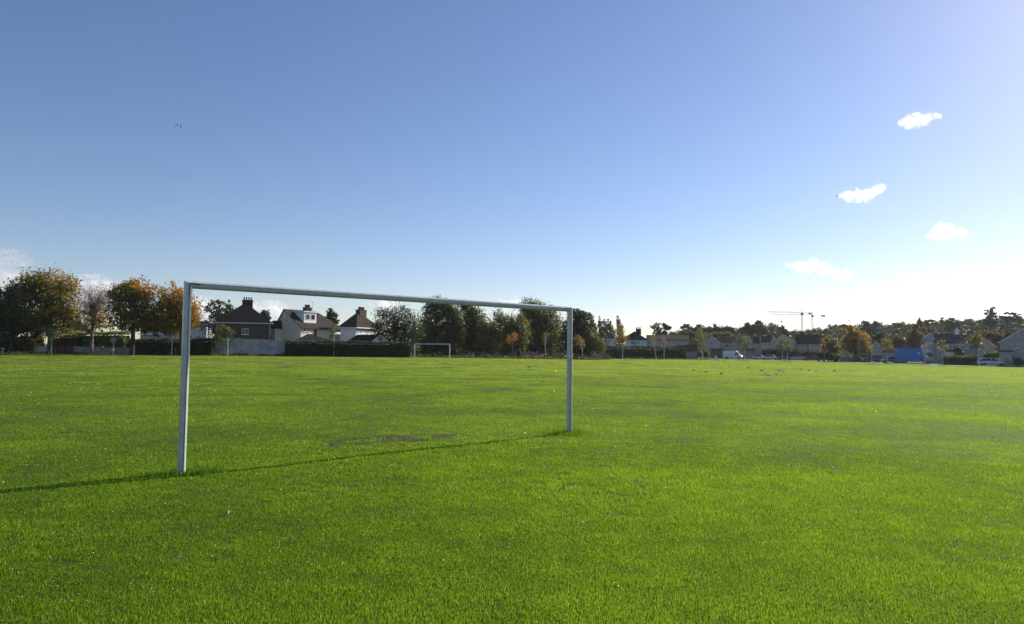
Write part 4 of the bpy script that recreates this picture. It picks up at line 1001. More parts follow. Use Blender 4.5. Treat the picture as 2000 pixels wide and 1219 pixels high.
MB().tube([(b.U(1578), -.1, ze-.3), (b.U(1578), -.1, 0)], .14, 6).build('drainpipe', M_BUMP, b.root)
b.chimney(rf, b.U(1567, 4), 4, 1.5, .9, zr-.8, zr+1.0, 3)
# --- pale gable by the dark cars, and the right hand group
b = Bld('house', 'pale grey gable wall behind the dark van', 'house', 1700, 196, -28)
u0, u1, ze, zr, rf = gable_front(b, 1701, 1724, 680, (1711, 665), 196, M_GREYR, M_SLATE); b.winpx(1706, 1710, 681, 690, 1); b.box('wall', u1+.01, u1+3.5, 1, 6, -.6, 2.6, M_GREYR)
mesh_obj('roof', [(u1,.8,2.6),(u1+3.8,.8,2.6),(u1+3.8,6.2,2.6),(u1,6.2,2.6),(u1,.8,3.7),(u1,6.2,3.7)], [(0,1,4),(1,2,5,4),(2,3,5),(0,3,2,1),(0,4,5,3)], M_SLATE, b.root)
b = Bld('house', 'low cream garden building behind the dark cars and the golden orange tree', 'outbuilding', 1634, 196, -26)
W = b.U(1672); ze = b.Z(1650, 690, W/2); b.walls(0, W, 0, 5, ze, M_CREAM); b.roof_gable(0, W, 0, 5, ze, ze+1.0, 'u', M_GREYTILE, .3); b.winpx(1654, 1658, 692, 698, 1)
b = Bld('house', 'pale house with a narrow gable and grey brown roof just right of the blue lorry', 'house', 1806, 172, -29)
u0, u1, ze, zr, rf = gable_front(b, 1807, 1824, 659, (1818, 650.5), 172, M_GREYR, M_GREYTILE, 8)
b.box('band', u0, u1, -.06, -.004, b.Z(1815, 672, 1.5), b.Z(1815, 670, 1.5), M_FASCIA)
W = b.U(1878, .6); b.walls(u1+.003, W, .6, 7.4, ze-1.3, M_GREYR); rf = b.roof_gable(u1+.34, W, .6, 7.4, ze-1.3, zr-.25, 'u', M_GREYTILE, .35, verge=.0)
for p0, p1 in ((1829, 1834), (1851, 1855), (1858.5, 1861.5), (1867, 1871)): b.winpx(p0, p1, 672, 681, 2, v=.6)
b.box('porch', b.U(1844, .6), b.U(1862, .6), -1.4, .596, 0, b.Z(1853, 687, 6), M_WHITE); b.box('porch_roof', b.U(1843, .6), b.U(1864, .6), -1.8, .596, b.Z(1853, 686.9, 6), b.Z(1853, 683, 6), M_SLATE)
b.chimney(rf, b.U(1870, 4), 4, .9, .8, zr-1.2, zr+.9, 1, mat=M_WHITE)
b = Bld('house', 'pale house with a wide grey brown roof in the middle of the right hand row', 'house', 1870, 166, -32)
W = b.U(1911); ze = b.Z(1890, 672, W/2); zr = b.Z(1886, 655, W/2, 4); b.walls(0, W, 0, 8, ze-.06, M_GREYR); b.roof_hip(0, W, 0, 8, ze, zr, 'u', M_GREYTILE, 3.0)
for p0, p1 in ((1878, 1884), (1888, 1892), (1899, 1905)): b.winpx(p0, p1, 675, 681, 2)
b.winpx(1878, 1888, 689, 696, 3)
b = Bld('house', 'pinkish pale gable end above the silver estate car', 'house', 1911, 160, -34)
u0, u1, ze, zr, rf = gable_front(b, 1911.5, 1943, 676, (1923, 660), 160, mat_noise('pinkish_render', (.34,.30,.27), (.43,.385,.345), 1.2, .9, .15), M_BROWNTILE, 8); b.winpx(1922, 1930, 676, 680, 2)
b = Bld('house', 'big pale house with a sweeping dark gable at the right edge of the view', 'house', 1952, 138, -36)
u0, u1, ze, zr, rf = gable_front(b, 1953, 2050, 668, (2000, 642), 138, M_GREYR, M_SLATE, 9)
b.box('wall', b.U(1952, -1.2), b.U(1978, -1.2), -1.2, -.004, -.6, b.Z(1965, 687, 1.2, -1.2), M_GREYR); b.box('porch_roof', b.U(1951, -1.5), b.U(1980, -1.5), -1.5, -.004, b.Z(1965, 686.9, 1.2, -1.2), b.Z(1965, 684.5, 1.2, -1.2), M_SLATE)
b.winpx(1982, 1992, 672, 680, 2); b.window('S', -1.2, b.U(1960, -1.2), b.U(1973, -1.2), b.Z(1965, 707, 1.2, -1.2), b.Z(1965, 696, 1.2, -1.2), 3)

# ------------------------------------------------------------------ garden walls, fence, signs, posts
def wall_run(name, label, pa, pb, D, Db, top, topb, mat, th=.22, cat='wall', piers=0, cope=True, pier_mat=None):
    A, B = ground(pa, D), ground(pb, Db); c = (A+B)/2; c.z = tz(c.x, c.y); ax = B-A; L = ax.length; rz = math.atan2(ax.y, ax.x)
    root = empty(name, c, rz, label, cat)
    hA, hB = at(pa, top, D).z-c.z, at(pb, topb, Db).z-c.z; bA, bB = A.z-c.z-.4, B.z-c.z-.4
    q = lambda u0, u1, y0, y1, za0, za1, zb0, zb1: [(u0,y0,za0),(u1,y0,zb0),(u1,y1,zb0),(u0,y1,za0),(u0,y0,za1),(u1,y0,zb1),(u1,y1,zb1),(u0,y1,za1)]
    F = [(0,3,2,1),(4,5,6,7),(0,1,5,4),(1,2,6,5),(2,3,7,6),(3,0,4,7)]
    MB().add(q(-L/2, L/2, -th/2, th/2, bA, hA, bB, hB), F).build('wall', mat, root)
    if cope: MB().add(q(-L/2-.02, L/2+.02, -th/2-.05, th/2+.05, hA, hA+.07, hB, hB+.07), F).build('coping', mat, root)
    for k in range(piers):
        t = k/(piers-1); u = -L/2 + L*t; h = hA+(hB-hA)*t
        MB().box(u-.16, u+.16, -th/2-.09, th/2+.09, min(bA, bB), h+.14).build('pier', pier_mat or mat, root)
    return root
wall_run('garden_wall', 'tall weathered white garden wall below the grey house', 416, 560, 112, 116, 659.5, 666.5, M_WALLW, piers=4)
wall_run('garden_wall', 'low grey wall between the half bare tree and the round clipped bush', 147, 250, 108, 107.5, 678, 680, M_WALLG, piers=5)
wall_run('garden_wall', 'dark low wall with openings left of the half bare tree', 92, 146, 109, 108.5, 678, 678, M_BRICK, piers=4, pier_mat=M_CHIM)
wall_run('garden_wall', 'short white wall end beside the young forked birch', 74, 91, 108, 108, 677.5, 677.5, M_WALLW)
wall_run('garden_wall', 'low dark garden wall with a pale coping before the long hedge at the right', 1848, 1908, 146, 141, 706, 707, M_CHIM, piers=4)
wall_run('garden_wall', 'pale boundary wall behind the dark parked cars', 1640, 1700, 188, 182, 697, 698, M_WALLG, piers=3)
wall_run('garden_wall', 'low pale wall behind the round bush at the right edge', 1962, 2040, 134, 128, 705, 706, M_WALLG)
def post_sign(px, py_base, D, top, label):
    p = ground(px, D); H = at(px, top, D).z - p.z; r = .36
    root = empty('road_sign', p, 0, label, 'sign')
    MB().tube([(0, .05, -.3), (0, .05, H)], .04, 8).build('post', M_METAL, root)
    def disc(rad, y0, y1, mat, name, parent):
        pts = lambda y: [(rad*math.cos(a*math.pi/12), y, H-r+rad*math.sin(a*math.pi/12)) for a in range(24)]
        return MB().loft([pts(y1), pts(y0)]).build(name, mat, parent)
    d = disc(r, -.02, 0, mat_noise('sign_red', (.30,.02,.02), (.38,.03,.03), 3, .5, .4), 'disc', root)
    MB().box(-.24, .24, -.028, -.0225, H-r-.06, H-r+.06).build('white_bar', M_UPVC, d)
    pts = lambda y, rad: [(rad*math.cos(a*math.pi/12), y, H-r+rad*math.sin(a*math.pi/12)) for a in range(24)]
    MB().loft([pts(-.005, r+.035), pts(-.024, r+.035), pts(-.024, r), pts(-.005, r)], cap=False).build('white_rim', M_UPVC, d)
    MB().box(-.22, .22, -.02, 0, H-1.95, H-1.70).build('plate', M_UPVC, root)
post_sign(220, 693, 104, 659.5, 'round red no entry sign on a grey post before the low grey wall')
def bollard(px, D, label):
    p = ground(px, D); root = empty('marker_post', p, 0, label, 'post')
    MB().loft([[(x*.06, y*.06, z) for x, y in ((1,1),(-1,1),(-1,-1),(1,-1))] for z in (-.2, .72)]).build('post', M_STAKE, root)
    MB().ball((0, 0, .80), (.10, .10, .09)).build('cap', M_UPVC, root)
bollard(3, 104, 'short timber marker post at the far left edge of the grass, the left one'); bollard(6.5, 103, 'short white capped marker post at the far left edge, the right one')
def lamp(px, D, top, label, arm=1.0):
    p = ground(px, D); H = at(px, top, D).z - p.z; root = empty('street_lamp', p, 0, label, 'street lamp')
    MB().tube([(0, 0, -.3), (0, 0, 1.4), (0, 0, 1.45), (0, 0, H)], [.16, .16, .11, .07], 8).build('column', M_METAL, root)
    MB().tube([(0, 0, H-.05), (arm*.5, -.2, H+.18), (arm, -.4, H+.2)], .05, 6).build('arm', M_METAL, root)
    MB().ball((arm*1.15, -.45, H+.17), (.42, .16, .12)).build('lantern', M_LAMPW, root)
lamp(1486, 212, 657, 'tall grey street lamp beside the silver cars, before the grey houses'); lamp(1678, 178, 652, 'tall grey street lamp in front of the golden orange tree')
lamp(1822.5, 158, 652, 'slim dark street lamp beside the pale house right of the blue lorry')
def box_sign(px, D, z0, z1, w, label, mat):
    p = ground(px, D); root = empty('notice_board', p, 0, label, 'sign')
    MB().box(-w*.35-.03, -w*.35+.03, .03, .09, -.2, z1).build('leg', M_METAL, root); MB().box(w*.35-.03, w*.35+.03, .03, .09, -.2, z1).build('leg', M_METAL, root); MB().box(-w/2, w/2, 0, .028, z0, z1).build('board', mat, root)
box_sign(1398, 176, .2, 1.15, .7, 'small white board standing on the grass edge left of the white van', M_UPVC)
# timber bench with a high back near the small bush
p = ground(1609, 174); root = empty('park_bench', p, 0.0, 'long dark timber bench near the small bush and the red car', 'bench')
MB().box(-1.35, 1.35, -.28, .22, .42, .49).build('seat', M_STAKE, root); MB().box(-1.35, 1.35, .20, .27, .55, .95).build('backrest', M_STAKE, root)
for u in (-1.2, 0, 1.2): MB().box(u-.05, u+.05, -.25, .20, -.1, .418).box(u-.05, u+.05, .271, .33, -.1, .95).build('leg', M_STAKE, root)
# shelter frame among the dark cars
# ------------------------------------------------------------------ road and kerb along the right side of the park
def strip(name, pts, off0, off1, dz, mat, label):
    P = [ground(px, D) for px, D in pts]; V, F = [], []; q = []
    for a, b_ in zip(P[:-1], P[1:]):
        for k in range(12): q.append(a.lerp(b_, k/12))
    q.append(P[-1])
    for k, c in enumerate(q):
        d = (q[min(k+1, len(q)-1)] - q[max(k-1, 0)]); d.z = 0; d.normalize(); n = Vector((-d.y, d.x, 0))
        for j in range(5):
            o = off0 + (off1-off0)*j/4; x, y = c.x+n.x*o, c.y+n.y*o; V.append((x, y, tz(x, y)+dz))
    for k in range(len(q)-1):
        for j in range(4): F.append((k*5+j, (k+1)*5+j, (k+1)*5+j+1, k*5+j+1))
    o = mesh_obj(name, V, F, mat); tag(o, label, None, kind='structure')
RD = [(1330, 216), (1400, 214), (1470, 209), (1560, 206), (1640, 186), (1700, 173), (1760, 164), (1830, 152), (1920, 140), (2020, 124), (2200, 108)]
strip('road', RD, 1.0, 8.0, .02, M_ROAD, 'grey asphalt road along the right side of the park'); strip('kerb', RD, 0.70, 0.98, .06, M_PAVE, 'pale kerb line between grass and road')
strip('far_pavement', RD, 8.02, 9.8, .10, M_PAVE, 'far pavement along the garden walls')

# ------------------------------------------------------------------ vehicles
def wheel(root, x, y, r, w):
    ring = lambda rad, yy: [(x+rad*math.cos(a*math.pi/9), yy, r+rad*math.sin(a*math.pi/9)) for a in range(18)]
    s = 1 if y > 0 else -1
    wh = MB().loft([ring(r*.62, y-w/2), ring(r, y-w/2+.02), ring(r, y+w/2-.02), ring(r*.62, y+w/2)]).build('wheel', M_TYRE, root, smooth=True, sharp=40)
    MB().loft([ring(r*.64, y+s*(w/2+.004)), ring(r*.50, y+s*(w/2+.02)), ring(r*.18, y+s*(w/2+.03))]).build('rim', M_RIM, wh)
def car_shape(kind):
    """profiles (x along the car, front at +x): waistline stations and cabin"""
    if kind == 'hatch': return dict(L=4.0, W=1.74, belt=[(-2.0,.62,.80),(-1.9,.50,.93),(-1.2,.45,.95),(0,.43,.94),(.9,.43,.92),(1.0,.43,.90),(1.75,.42,.76),(1.95,.45,.66),(2.0,.5,.6)], cab=[(-1.92,.93),(-1.55,1.46),(-.2,1.52),(.35,1.44),(1.05,.91)])
    if kind == 'estate': return dict(L=4.7, W=1.82, belt=[(-2.35,.60,.85),(-2.25,.48,.98),(-1.3,.44,.97),(0,.42,.95),(1.0,.42,.93),(1.2,.42,.91),(2.1,.42,.75),(2.3,.45,.64),(2.35,.5,.58)], cab=[(-2.28,.98),(-1.95,1.44),(-.3,1.50),(.45,1.43),(1.25,.92)])
    if kind == 'suv': return dict(L=4.6, W=1.88, belt=[(-2.3,.65,.95),(-2.2,.55,1.08),(-1.3,.50,1.08),(0,.48,1.06),(1.0,.48,1.04),(1.15,.48,1.02),(2.05,.5,.92),(2.25,.52,.8),(2.3,.6,.7)], cab=[(-2.22,1.08),(-2.0,1.70),(-.3,1.76),(.40,1.68),(1.15,1.03)])
    return dict(L=4.45, W=1.78, belt=[(-2.22,.60,.82),(-2.12,.48,.95),(-1.5,.44,.95),(0,.42,.93),(.95,.42,.91),(1.1,.42,.89),(1.95,.42,.74),(2.17,.45,.64),(2.22,.5,.58)], cab=[(-1.75,.95),(-1.0,1.40),(-.2,1.45),(.35,1.38),(1.12,.90)])
def car(px, D, yaw, paint, kind, label, group='cars parked along the road'):
    s = car_shape(kind); p = ground(px, D, .06); root = empty('parked_car', p, R(yaw), label, 'car', group); W = s['W']/2
    rings = []
    for x, zb, zt in s['belt']:
        k = 1 - .16*max(0, (abs(x)-s['L']*.36)/(s['L']*.14))**2; w = W*k
        rings.append([(x, -w*.90, zb-.17), (x, -w, zb), (x, -w*.985, zt-.12), (x, -w*.88, zt), (x, w*.88, zt), (x, w*.985, zt-.12), (x, w, zb), (x, w*.90, zb-.17)])
    MB().loft(rings).build('body', paint, root, smooth=True, sharp=38)
    c = s['cab']; base = c[0][1]
    def side(x0, x1, z): pass
    cr = []
    for x, z in c:
        t = (z-base)/(c[2][1]-base); w = W*(.87-.17*max(t, 0)); cr.append((x, z, w))
    zb = base - .06
    # glasshouse: front screen, sides, rear screen as one tapered shell; roof panel and pillars in body colour
    v = []
    for x, z, w in cr: v += [(x, -w, z-.012), (x, w, z-.012)]
    lo = []
    for x, z, w in cr: lo += [(x, -W*.87, zb), (x, W*.87, zb)]
    V = v + lo; F = []; n = len(cr)
    for k in range(n-1):
        F += [(2*k, 2*k+2, 2*k+3, 2*k+1), (2*n+2*k, 2*n+2*k+2, 2*k+2, 2*k), (2*k+1, 2*k+3, 2*n+2*k+3, 2*n+2*k+1)]
    mesh_obj('windows', V, F, M_GLASS, root)
    x1, z1, w1 = cr[1]; x2, z2, w2 = cr[2]; x3, z3, w3 = cr[3]; th = .03
    MB().loft([[(x, -w*1.01, z-.05), (x, -w*.93, z+th), (x, w*.93, z+th), (x, w*1.01, z-.05)] for x, z, w in ((x1-.05, z1, w1), (x2, z2, w2), (x3+.05, z3, w3))]).build('roof', paint, root, smooth=True, sharp=40)
    for sgn in (-1, 1):
        for (xa, za, wa), (xb, zb2, wb) in ((cr[0], cr[1]), (cr[4], cr[3])):
            MB().tube([(xa, sgn*wa*1.0, za-.03), (xb, sgn*wb*1.0, zb2)], .05, 5).build('pillar', paint, root)
        MB().tube([(-.25, sgn*W*.885, base-.04), (-.35, sgn*cr[2][2]*1.005, cr[2][1]-.03)], .045, 5).build('pillar', paint, root)
    r = .32 if kind != 'suv' else .36; xf = s['L']*.30
    for x in (xf, -xf*1.02):
        for y in (-1, 1): wheel(root, x, y*(W-.10), r, .22)
    for y in (-1, 1):
        MB().ball((s['L']/2-.13, y*W*.66, .66 if kind != 'suv' else .80), (.13, .20, .09)).build('headlight', M_LAMPW, root)
        MB().ball((-s['L']/2+.07, y*W*.72, .80 if kind != 'suv' else .95), (.08, .14, .10)).build('tail_light', M_LAMPR, root)
        MB().ball((s['L']*.20, y*(W+.07), base+.02), (.09, .09, .065)).build('mirror', paint, root)
    MB().box(s['L']/2-.10, s['L']/2+.012, -W*.55, W*.55, .30, .42).build('grille', M_BUMP, root); MB().box(s['L']/2+.013, s['L']/2+.022, -.26, .26, .44, .55).build('number_plate', M_UPVC, root)
    return root
P_SILVER = mat_paint('silver_car_paint', (.60,.62,.66)); P_SILVER2 = mat_paint('pale_blue_silver_paint', (.42,.47,.55)); P_DARK = mat_paint('charcoal_car_paint', (.035,.038,.045))
P_RED = mat_paint('dark_red_car_paint', (.30,.025,.03)); P_BLACK = mat_paint('black_car_paint', (.012,.013,.016)); P_NAVY = mat_paint('navy_car_paint', (.025,.035,.07)); P_BLUE = mat_paint('slate_blue_car_paint', (.10,.15,.24)); P_WHITE = mat_paint('white_van_paint', (.72,.73,.74)); P_LORRY = mat_paint('bright_blue_lorry_paint', (.028,.20,.56), .45); P_LORRY.node_tree.nodes['Principled BSDF'].inputs['Coat Weight'].default_value = 0.0
def Dg(px, py, lo, hi): return D_for(px, py, lo, hi)
car(1485, 209, -38, P_SILVER, 'saloon', 'silver car nearest to the white van, first of the row')
car(1508, 208, -36, P_SILVER, 'hatch', 'silver hatchback, second car to the right of the white van')
car(1532, 206, -34, P_DARK, 'saloon', 'charcoal car between the silver hatchback and the pale blue car')
car(1561, 203, -20, P_SILVER2, 'saloon', 'pale blue silver car left of the red car')
car(1587, 200, -16, P_RED, 'saloon', 'dark red car behind the timber bench')
car(1674, 178, -18, P_BLACK, 'saloon', 'low black car under the golden orange tree')
car(1703, 171, 172, P_NAVY, 'suv', 'tall dark car with a pale roof bar left of the blue grey car')
car(1738, 164, 168, P_BLUE, 'hatch', 'blue grey car close behind the blue lorry')
car(1937, 136, -18, P_SILVER, 'estate', 'silver estate car parked at the right beside the full olive young tree')
car(1946, 148, 160, P_WHITE, 'hatch', 'white car roof glimpsed behind the silver estate car')
# white panel van
def van(px, D, yaw):
    p = ground(px, D, .06); root = empty('panel_van', p, R(yaw), 'white high roofed panel van parked before the grey gabled houses', 'van'); W = 1.0
    st = [(-2.85,.42,2.35,.94),(-2.7,.38,2.50,1),(1.0,.38,2.52,1),(1.25,.38,2.46,1),(2.05,.40,1.42,.98),(2.65,.42,1.18,.93),(2.85,.48,.95,.86)]
    rings = []
    for x, zb, zt, k in st:
        w = W*k; rings.append([(x,-w*.95,zb-.1),(x,-w,zb+.1),(x,-w*.97,min(zt-.15,1.5)),(x,-w*.86,zt-.03),(x,0,zt),(x,w*.86,zt-.03),(x,w*.97,min(zt-.15,1.5)),(x,w,zb+.1),(x,w*.95,zb-.1)])
    MB().loft(rings).build('body', P_WHITE, root, smooth=True, sharp=38)
    mesh_obj('windscreen', [(1.34,-.78,2.33),(1.34,.78,2.33),(2.06,.88,1.46),(2.06,-.88,1.46)], [(0,3,2,1)], M_GLASS, root, loc=(.03,0,.03))
    for s in (-1, 1):
        mesh_obj('side_window', [(.75,s*.955,2.0),(1.40,s*.935,2.0),(1.95,s*1.0,1.45),(1.9,s*1.015,1.30),(.75,s*1.015,1.30)], [(0,1,2,3,4) if s < 0 else (4,3,2,1,0)], M_GLASS, root, loc=(0, s*.006, 0))
        MB().ball((2.70, s*.72, .98), (.14, .18, .14)).build('headlight', M_LAMPW, root); MB().box(1.75, 1.95, s*1.12-.09, s*1.12+.09, 1.30, 1.62).build('mirror', M_BUMP, root)
        for x in (1.85, -1.75): wheel(root, x, s*.90, .36, .24)
        MB().box(-2.88, -2.83, s*.85-.06, s*.85+.06, 1.0, 1.6).build('tail_light', M_LAMPR, root)
    MB().box(2.74, 2.90, -.8, .8, .30, .55).build('bumper', M_BUMP, root)
van(1432, 213, -32)
# blue lorry
def lorry():
    D = 161; p = ground(1789, D, .06); root = empty('lorry', p, R(-12), 'bright blue box lorry with a white topped cab at the right', 'lorry'); k = D/FPX
    MB().box(-4.35, .95, -1.2, 1.2, .62, 3.62).build('cargo_box', P_LORRY, root); MB().box(-4.39, .99, -1.24, 1.24, 3.58, 3.66).build('box_rail', P_LORRY, root)
    MB().box(-4.3, .9, -1.17, 1.17, .38, .615).build('side_skirt', P_LORRY, root); MB().box(-4.2, 3.2, -.45, .45, .40, .66).build('chassis', M_BUMP, root)
    st = [(1.30,.55,2.75,.98),(1.40,.50,2.9,1),(2.6,.50,2.95,1),(2.95,.50,2.75,1),(3.30,.50,1.75,1),(3.38,.52,1.2,.97),(3.38,.55,.62,.93)]
    rings = []
    for x, zb, zt, q in st: rings.append([(x,-1.16*q,zb),(x,-1.18*q,min(1.6,zt)),(x,-1.05*q,zt),(x,1.05*q,zt),(x,1.18*q,min(1.6,zt)),(x,1.16*q,zb)])
    MB().loft(rings[:6]).build('cab', mat_paint('pale_blue_cab_paint', (.30,.38,.48)), root, smooth=True, sharp=35)
    MB().loft([[(x,-w,z0),(x,-w*.8,z1),(x,w*.8,z1),(x,w,z0)] for x, w, z0, z1 in ((1.45,1.0,2.93,3.62),(2.1,1.0,2.96,3.52),(2.75,.9,2.94,3.12))]).build('wind_deflector', P_WHITE, root, smooth=True, sharp=40)
    mesh_obj('windscreen', [(3.00,-.98,2.62),(3.00,.98,2.62),(3.30,1.05,1.72),(3.30,-1.05,1.72)], [(0,3,2,1)], M_GLASS, root, loc=(.035,0,.01))
    for s in (-1, 1):
        mesh_obj('side_window', [(1.9,s*1.12,2.5),(2.85,s*1.10,2.5),(3.15,s*1.17,1.65),(1.9,s*1.18,1.65)], [(0,3,2,1) if s > 0 else (0,1,2,3)], M_GLASS, root, loc=(0, s*.012, 0))
        MB().box(3.1, 3.3, s*1.36-.1, s*1.36+.1, 1.7, 2.4).build('mirror', M_BUMP, root); MB().ball((3.36, s*.85, .85), (.08,.18,.12)).build('headlight', M_LAMPW, root)
        for x in (2.55, -2.6, -3.5): wheel(root, x, s*1.03, .45, .28)
    MB().box(3.30, 3.48, -1.15, 1.15, .35, .68).build('bumper', M_BUMP, root); MB().box(.955, 1.0, -.5, .5, 2.3, 2.9).build('vent', M_METAL, root)
    MB().box(-.05, .45, -1.215, -1.202, 2.15, 2.6).build('door_panel', M_FASCIA, root)
lorry()

# ------------------------------------------------------------------ people
def person(px, D, label, coat, legs_c, yaw, arm='phone', crouch=False):
    p = ground(px, D); root = empty('person', p, R(yaw), label, 'person')
    J, E, Rd = [], [], []
    def v(x, y, z, r): J.append((x, y, z)); Rd.append(r); return len(J)-1
    def e(a, b): E.append((a, b))
    hip = v(0, 0, .95, .15); waist = v(0, 0, 1.12, .135); chest = v(0, 0, 1.32, .16); neck = v(0, -.01, 1.48, .065); head = v(0, -.03, 1.58, .085); crown = v(0, -.02, 1.70, .075); chin = v(0, -.09, 1.56, .045)
    for a, b in ((hip, waist), (waist, chest), (chest, neck), (neck, head), (head, crown), (head, chin)): e(a, b)
    for s in (-1, 1):
        h = v(s*.10, 0, .88, .10); k = v(s*.11, -.02+.03*s, .50, .065); a = v(s*.11, .02+.05*s, .10, .045); f = v(s*.12, -.16+.05*s, .045, .04)
        for q, w in ((hip, h), (h, k), (k, a), (a, f)): e(q, w)
        sh = v(s*.19, 0, 1.42, .075)
        if arm == 'phone' and s > 0: el = v(s*.26, -.12, 1.20, .052); wr = v(s*.12, -.32, 1.36, .036); d = Vector((-.3, -.55, .8)).normalized()
        else: el = v(s*.26, .03, 1.15, .052); wr = v(s*.25, -.08, .90, .036); d = Vector((0, -.2, -1)).normalized()
        hd = v(*(Vector(J[wr]) + d*.07), .036)
        for q, w in ((chest, sh), (sh, el), (el, wr), (wr, hd)): e(q, w)
        side = d.cross(Vector((0, 1, .2))).normalized()
        for i, ln in enumerate((.07, .08, .075, .058)):
            b0 = Vector(J[hd]) + side*(.021*(i-1.5)); f1 = v(*(b0 + d*ln*.55), .0095); f2 = v(*(b0 + d*ln + Vector((0, -.02, 0))), .008); e(hd, f1); e(f1, f2)
        t1 = v(*(Vector(J[wr]) + d*.04 + side*.04), .011); t2 = v(*(Vector(J[wr]) + d*.08 + side*.055), .009); e(wr, t1); e(t1, t2)
    me = bpy.data.meshes.new('body'); me.from_pydata(J, E, []); o = link(bpy.data.objects.new('body', me), root)
    sk = o.modifiers.new('skin', 'SKIN'); sk.use_smooth_shade = True
    for i, d in enumerate(me.skin_vertices[0].data): d.radius = (Rd[i], Rd[i]); d.use_root = (i == hip)
    o.modifiers.new('sub', 'SUBSURF').levels = 1; o.modifiers['sub'].render_levels = 2
    m, nt, out = new_mat('clothed_body'); tc = N(nt, 'ShaderNodeTexCoord'); sp = N(nt, 'ShaderNodeSeparateXYZ'); nt.links.new(tc.outputs['Object'], sp.inputs[0])
    r = ramp(nt, [(0, (.02,.02,.02)), (.055, legs_c), (.52, coat), (.83, (.36,.22,.16)), (.93, (.03,.02,.015))], 'CONSTANT')
    dv = N(nt, 'ShaderNodeMath', operation='DIVIDE'); dv.inputs[1].default_value = 1.78; nt.links.new(sp.outputs[2], dv.inputs[0]); nt.links.new(dv.outputs[0], r.inputs[0])
    pb = N(nt, 'ShaderNodeBsdfPrincipled'); pb.inputs['Roughness'].default_value = .9; nt.links.new(r.outputs[0], pb.inputs[0]); nt.links.new(pb.outputs[0], out.inputs[0]); me.materials.append(m)
    M_COAT = mat_noise('dark_coat', tuple(c*.8 for c in coat), coat, 8, .95, .1)
    MB().loft([[(w*math.cos(a*math.pi/8), d_*math.sin(a*math.pi/8)+.005, z) for a in range(16)] for z, w, d_ in ((.80,.20,.17),(.95,.205,.18),(1.15,.19,.165),(1.36,.235,.175),(1.45,.19,.13),(1.49,.09,.085))]).build('jacket', M_COAT, root, smooth=True)
    MB().ball((0, -.005, 1.655), (.098, .112, .108)).build('hair', mat_noise('dark_hair', (.015,.012,.010), (.03,.022,.018), 20, .7, .3), root, smooth=True)
    fc = MB().ball((.034, -.118, 1.635), .011, 8, 6).ball((-.034, -.118, 1.635), .011, 8, 6); fc.build('eyes', M_BUMP, root)
    return root
person(899, 126, 'person in dark clothes beside the far goal, one hand raised to the face', (.035,.035,.042), (.03,.03,.036), 70)
person(1013, 127, 'person all in black seen against the brambles in the middle of the field edge', (.012,.012,.014), (.012,.012,.014), 170, arm='none')

# ------------------------------------------------------------------ birds
M_GULLW = mat_noise('white_plumage', (.60,.60,.60), (.74,.74,.74), 20, .8, .2); M_GULLG = mat_noise('grey_wing', (.20,.21,.23), (.30,.31,.33), 20, .8, .2); M_BEAK = mat_noise('orange_beak', (.35,.12,.03), (.45,.16,.04), 20, .5, .3)
M_DARKB = mat_noise('dark_plumage', (.03,.03,.035), (.07,.065,.06), 20, .8, .2)
def gull_proto(dark=False):
    root = empty('gull', (0, 0, -500), 0, 'x', 'bird', 'gulls resting on the grass'); body = M_DARKB if dark else M_GULLW
    st = [(-.24,.012,.17,.01),(-.17,.035,.17,.03),(-.05,.075,.165,.075),(.06,.08,.17,.085),(.13,.055,.20,.06),(.165,.038,.245,.042),(.19,.042,.275,.042),(.225,.034,.28,.034),(.245,.012,.275,.012)]
    MB().loft([[(x, w*math.cos(a*math.pi/6), z+h*math.sin(a*math.pi/6)) for a in range(12)] for x, w, z, h in st]).build('body', body, root, smooth=True)
    for s in (-1, 1):
        MB().loft([[(x, s*(y0), z0), (x, s*(y0+.014), (z0+z1)/2), (x, s*(y0-.02), z1), (x, s*(y0-.03), (z0+z1)/2)] for x, y0, z0, z1 in ((.09,.072,.15,.235),(0,.088,.13,.25),(-.12,.064,.145,.235),(-.30,.02,.16,.19))]).build('wing', M_DARKB if dark else M_GULLG, root, smooth=True)
        MB().tube([(.0, s*.03, .11), (.005, s*.03, 0), (.05, s*.03, .004)], .006, 5).build('leg', M_BEAK, root)
    MB().loft([[(.235,.010,.262),(.235,-.010,.262),(.235,-.010,.282),(.235,.010,.282)],[(.29,.003,.262),(.29,-.003,.262),(.29,-.003,.268),(.29,.003,.268)]]).build('beak', M_BEAK, root)
    return root
GP, GD = gull_proto(), gull_proto(True); first = {False: True, True: True}
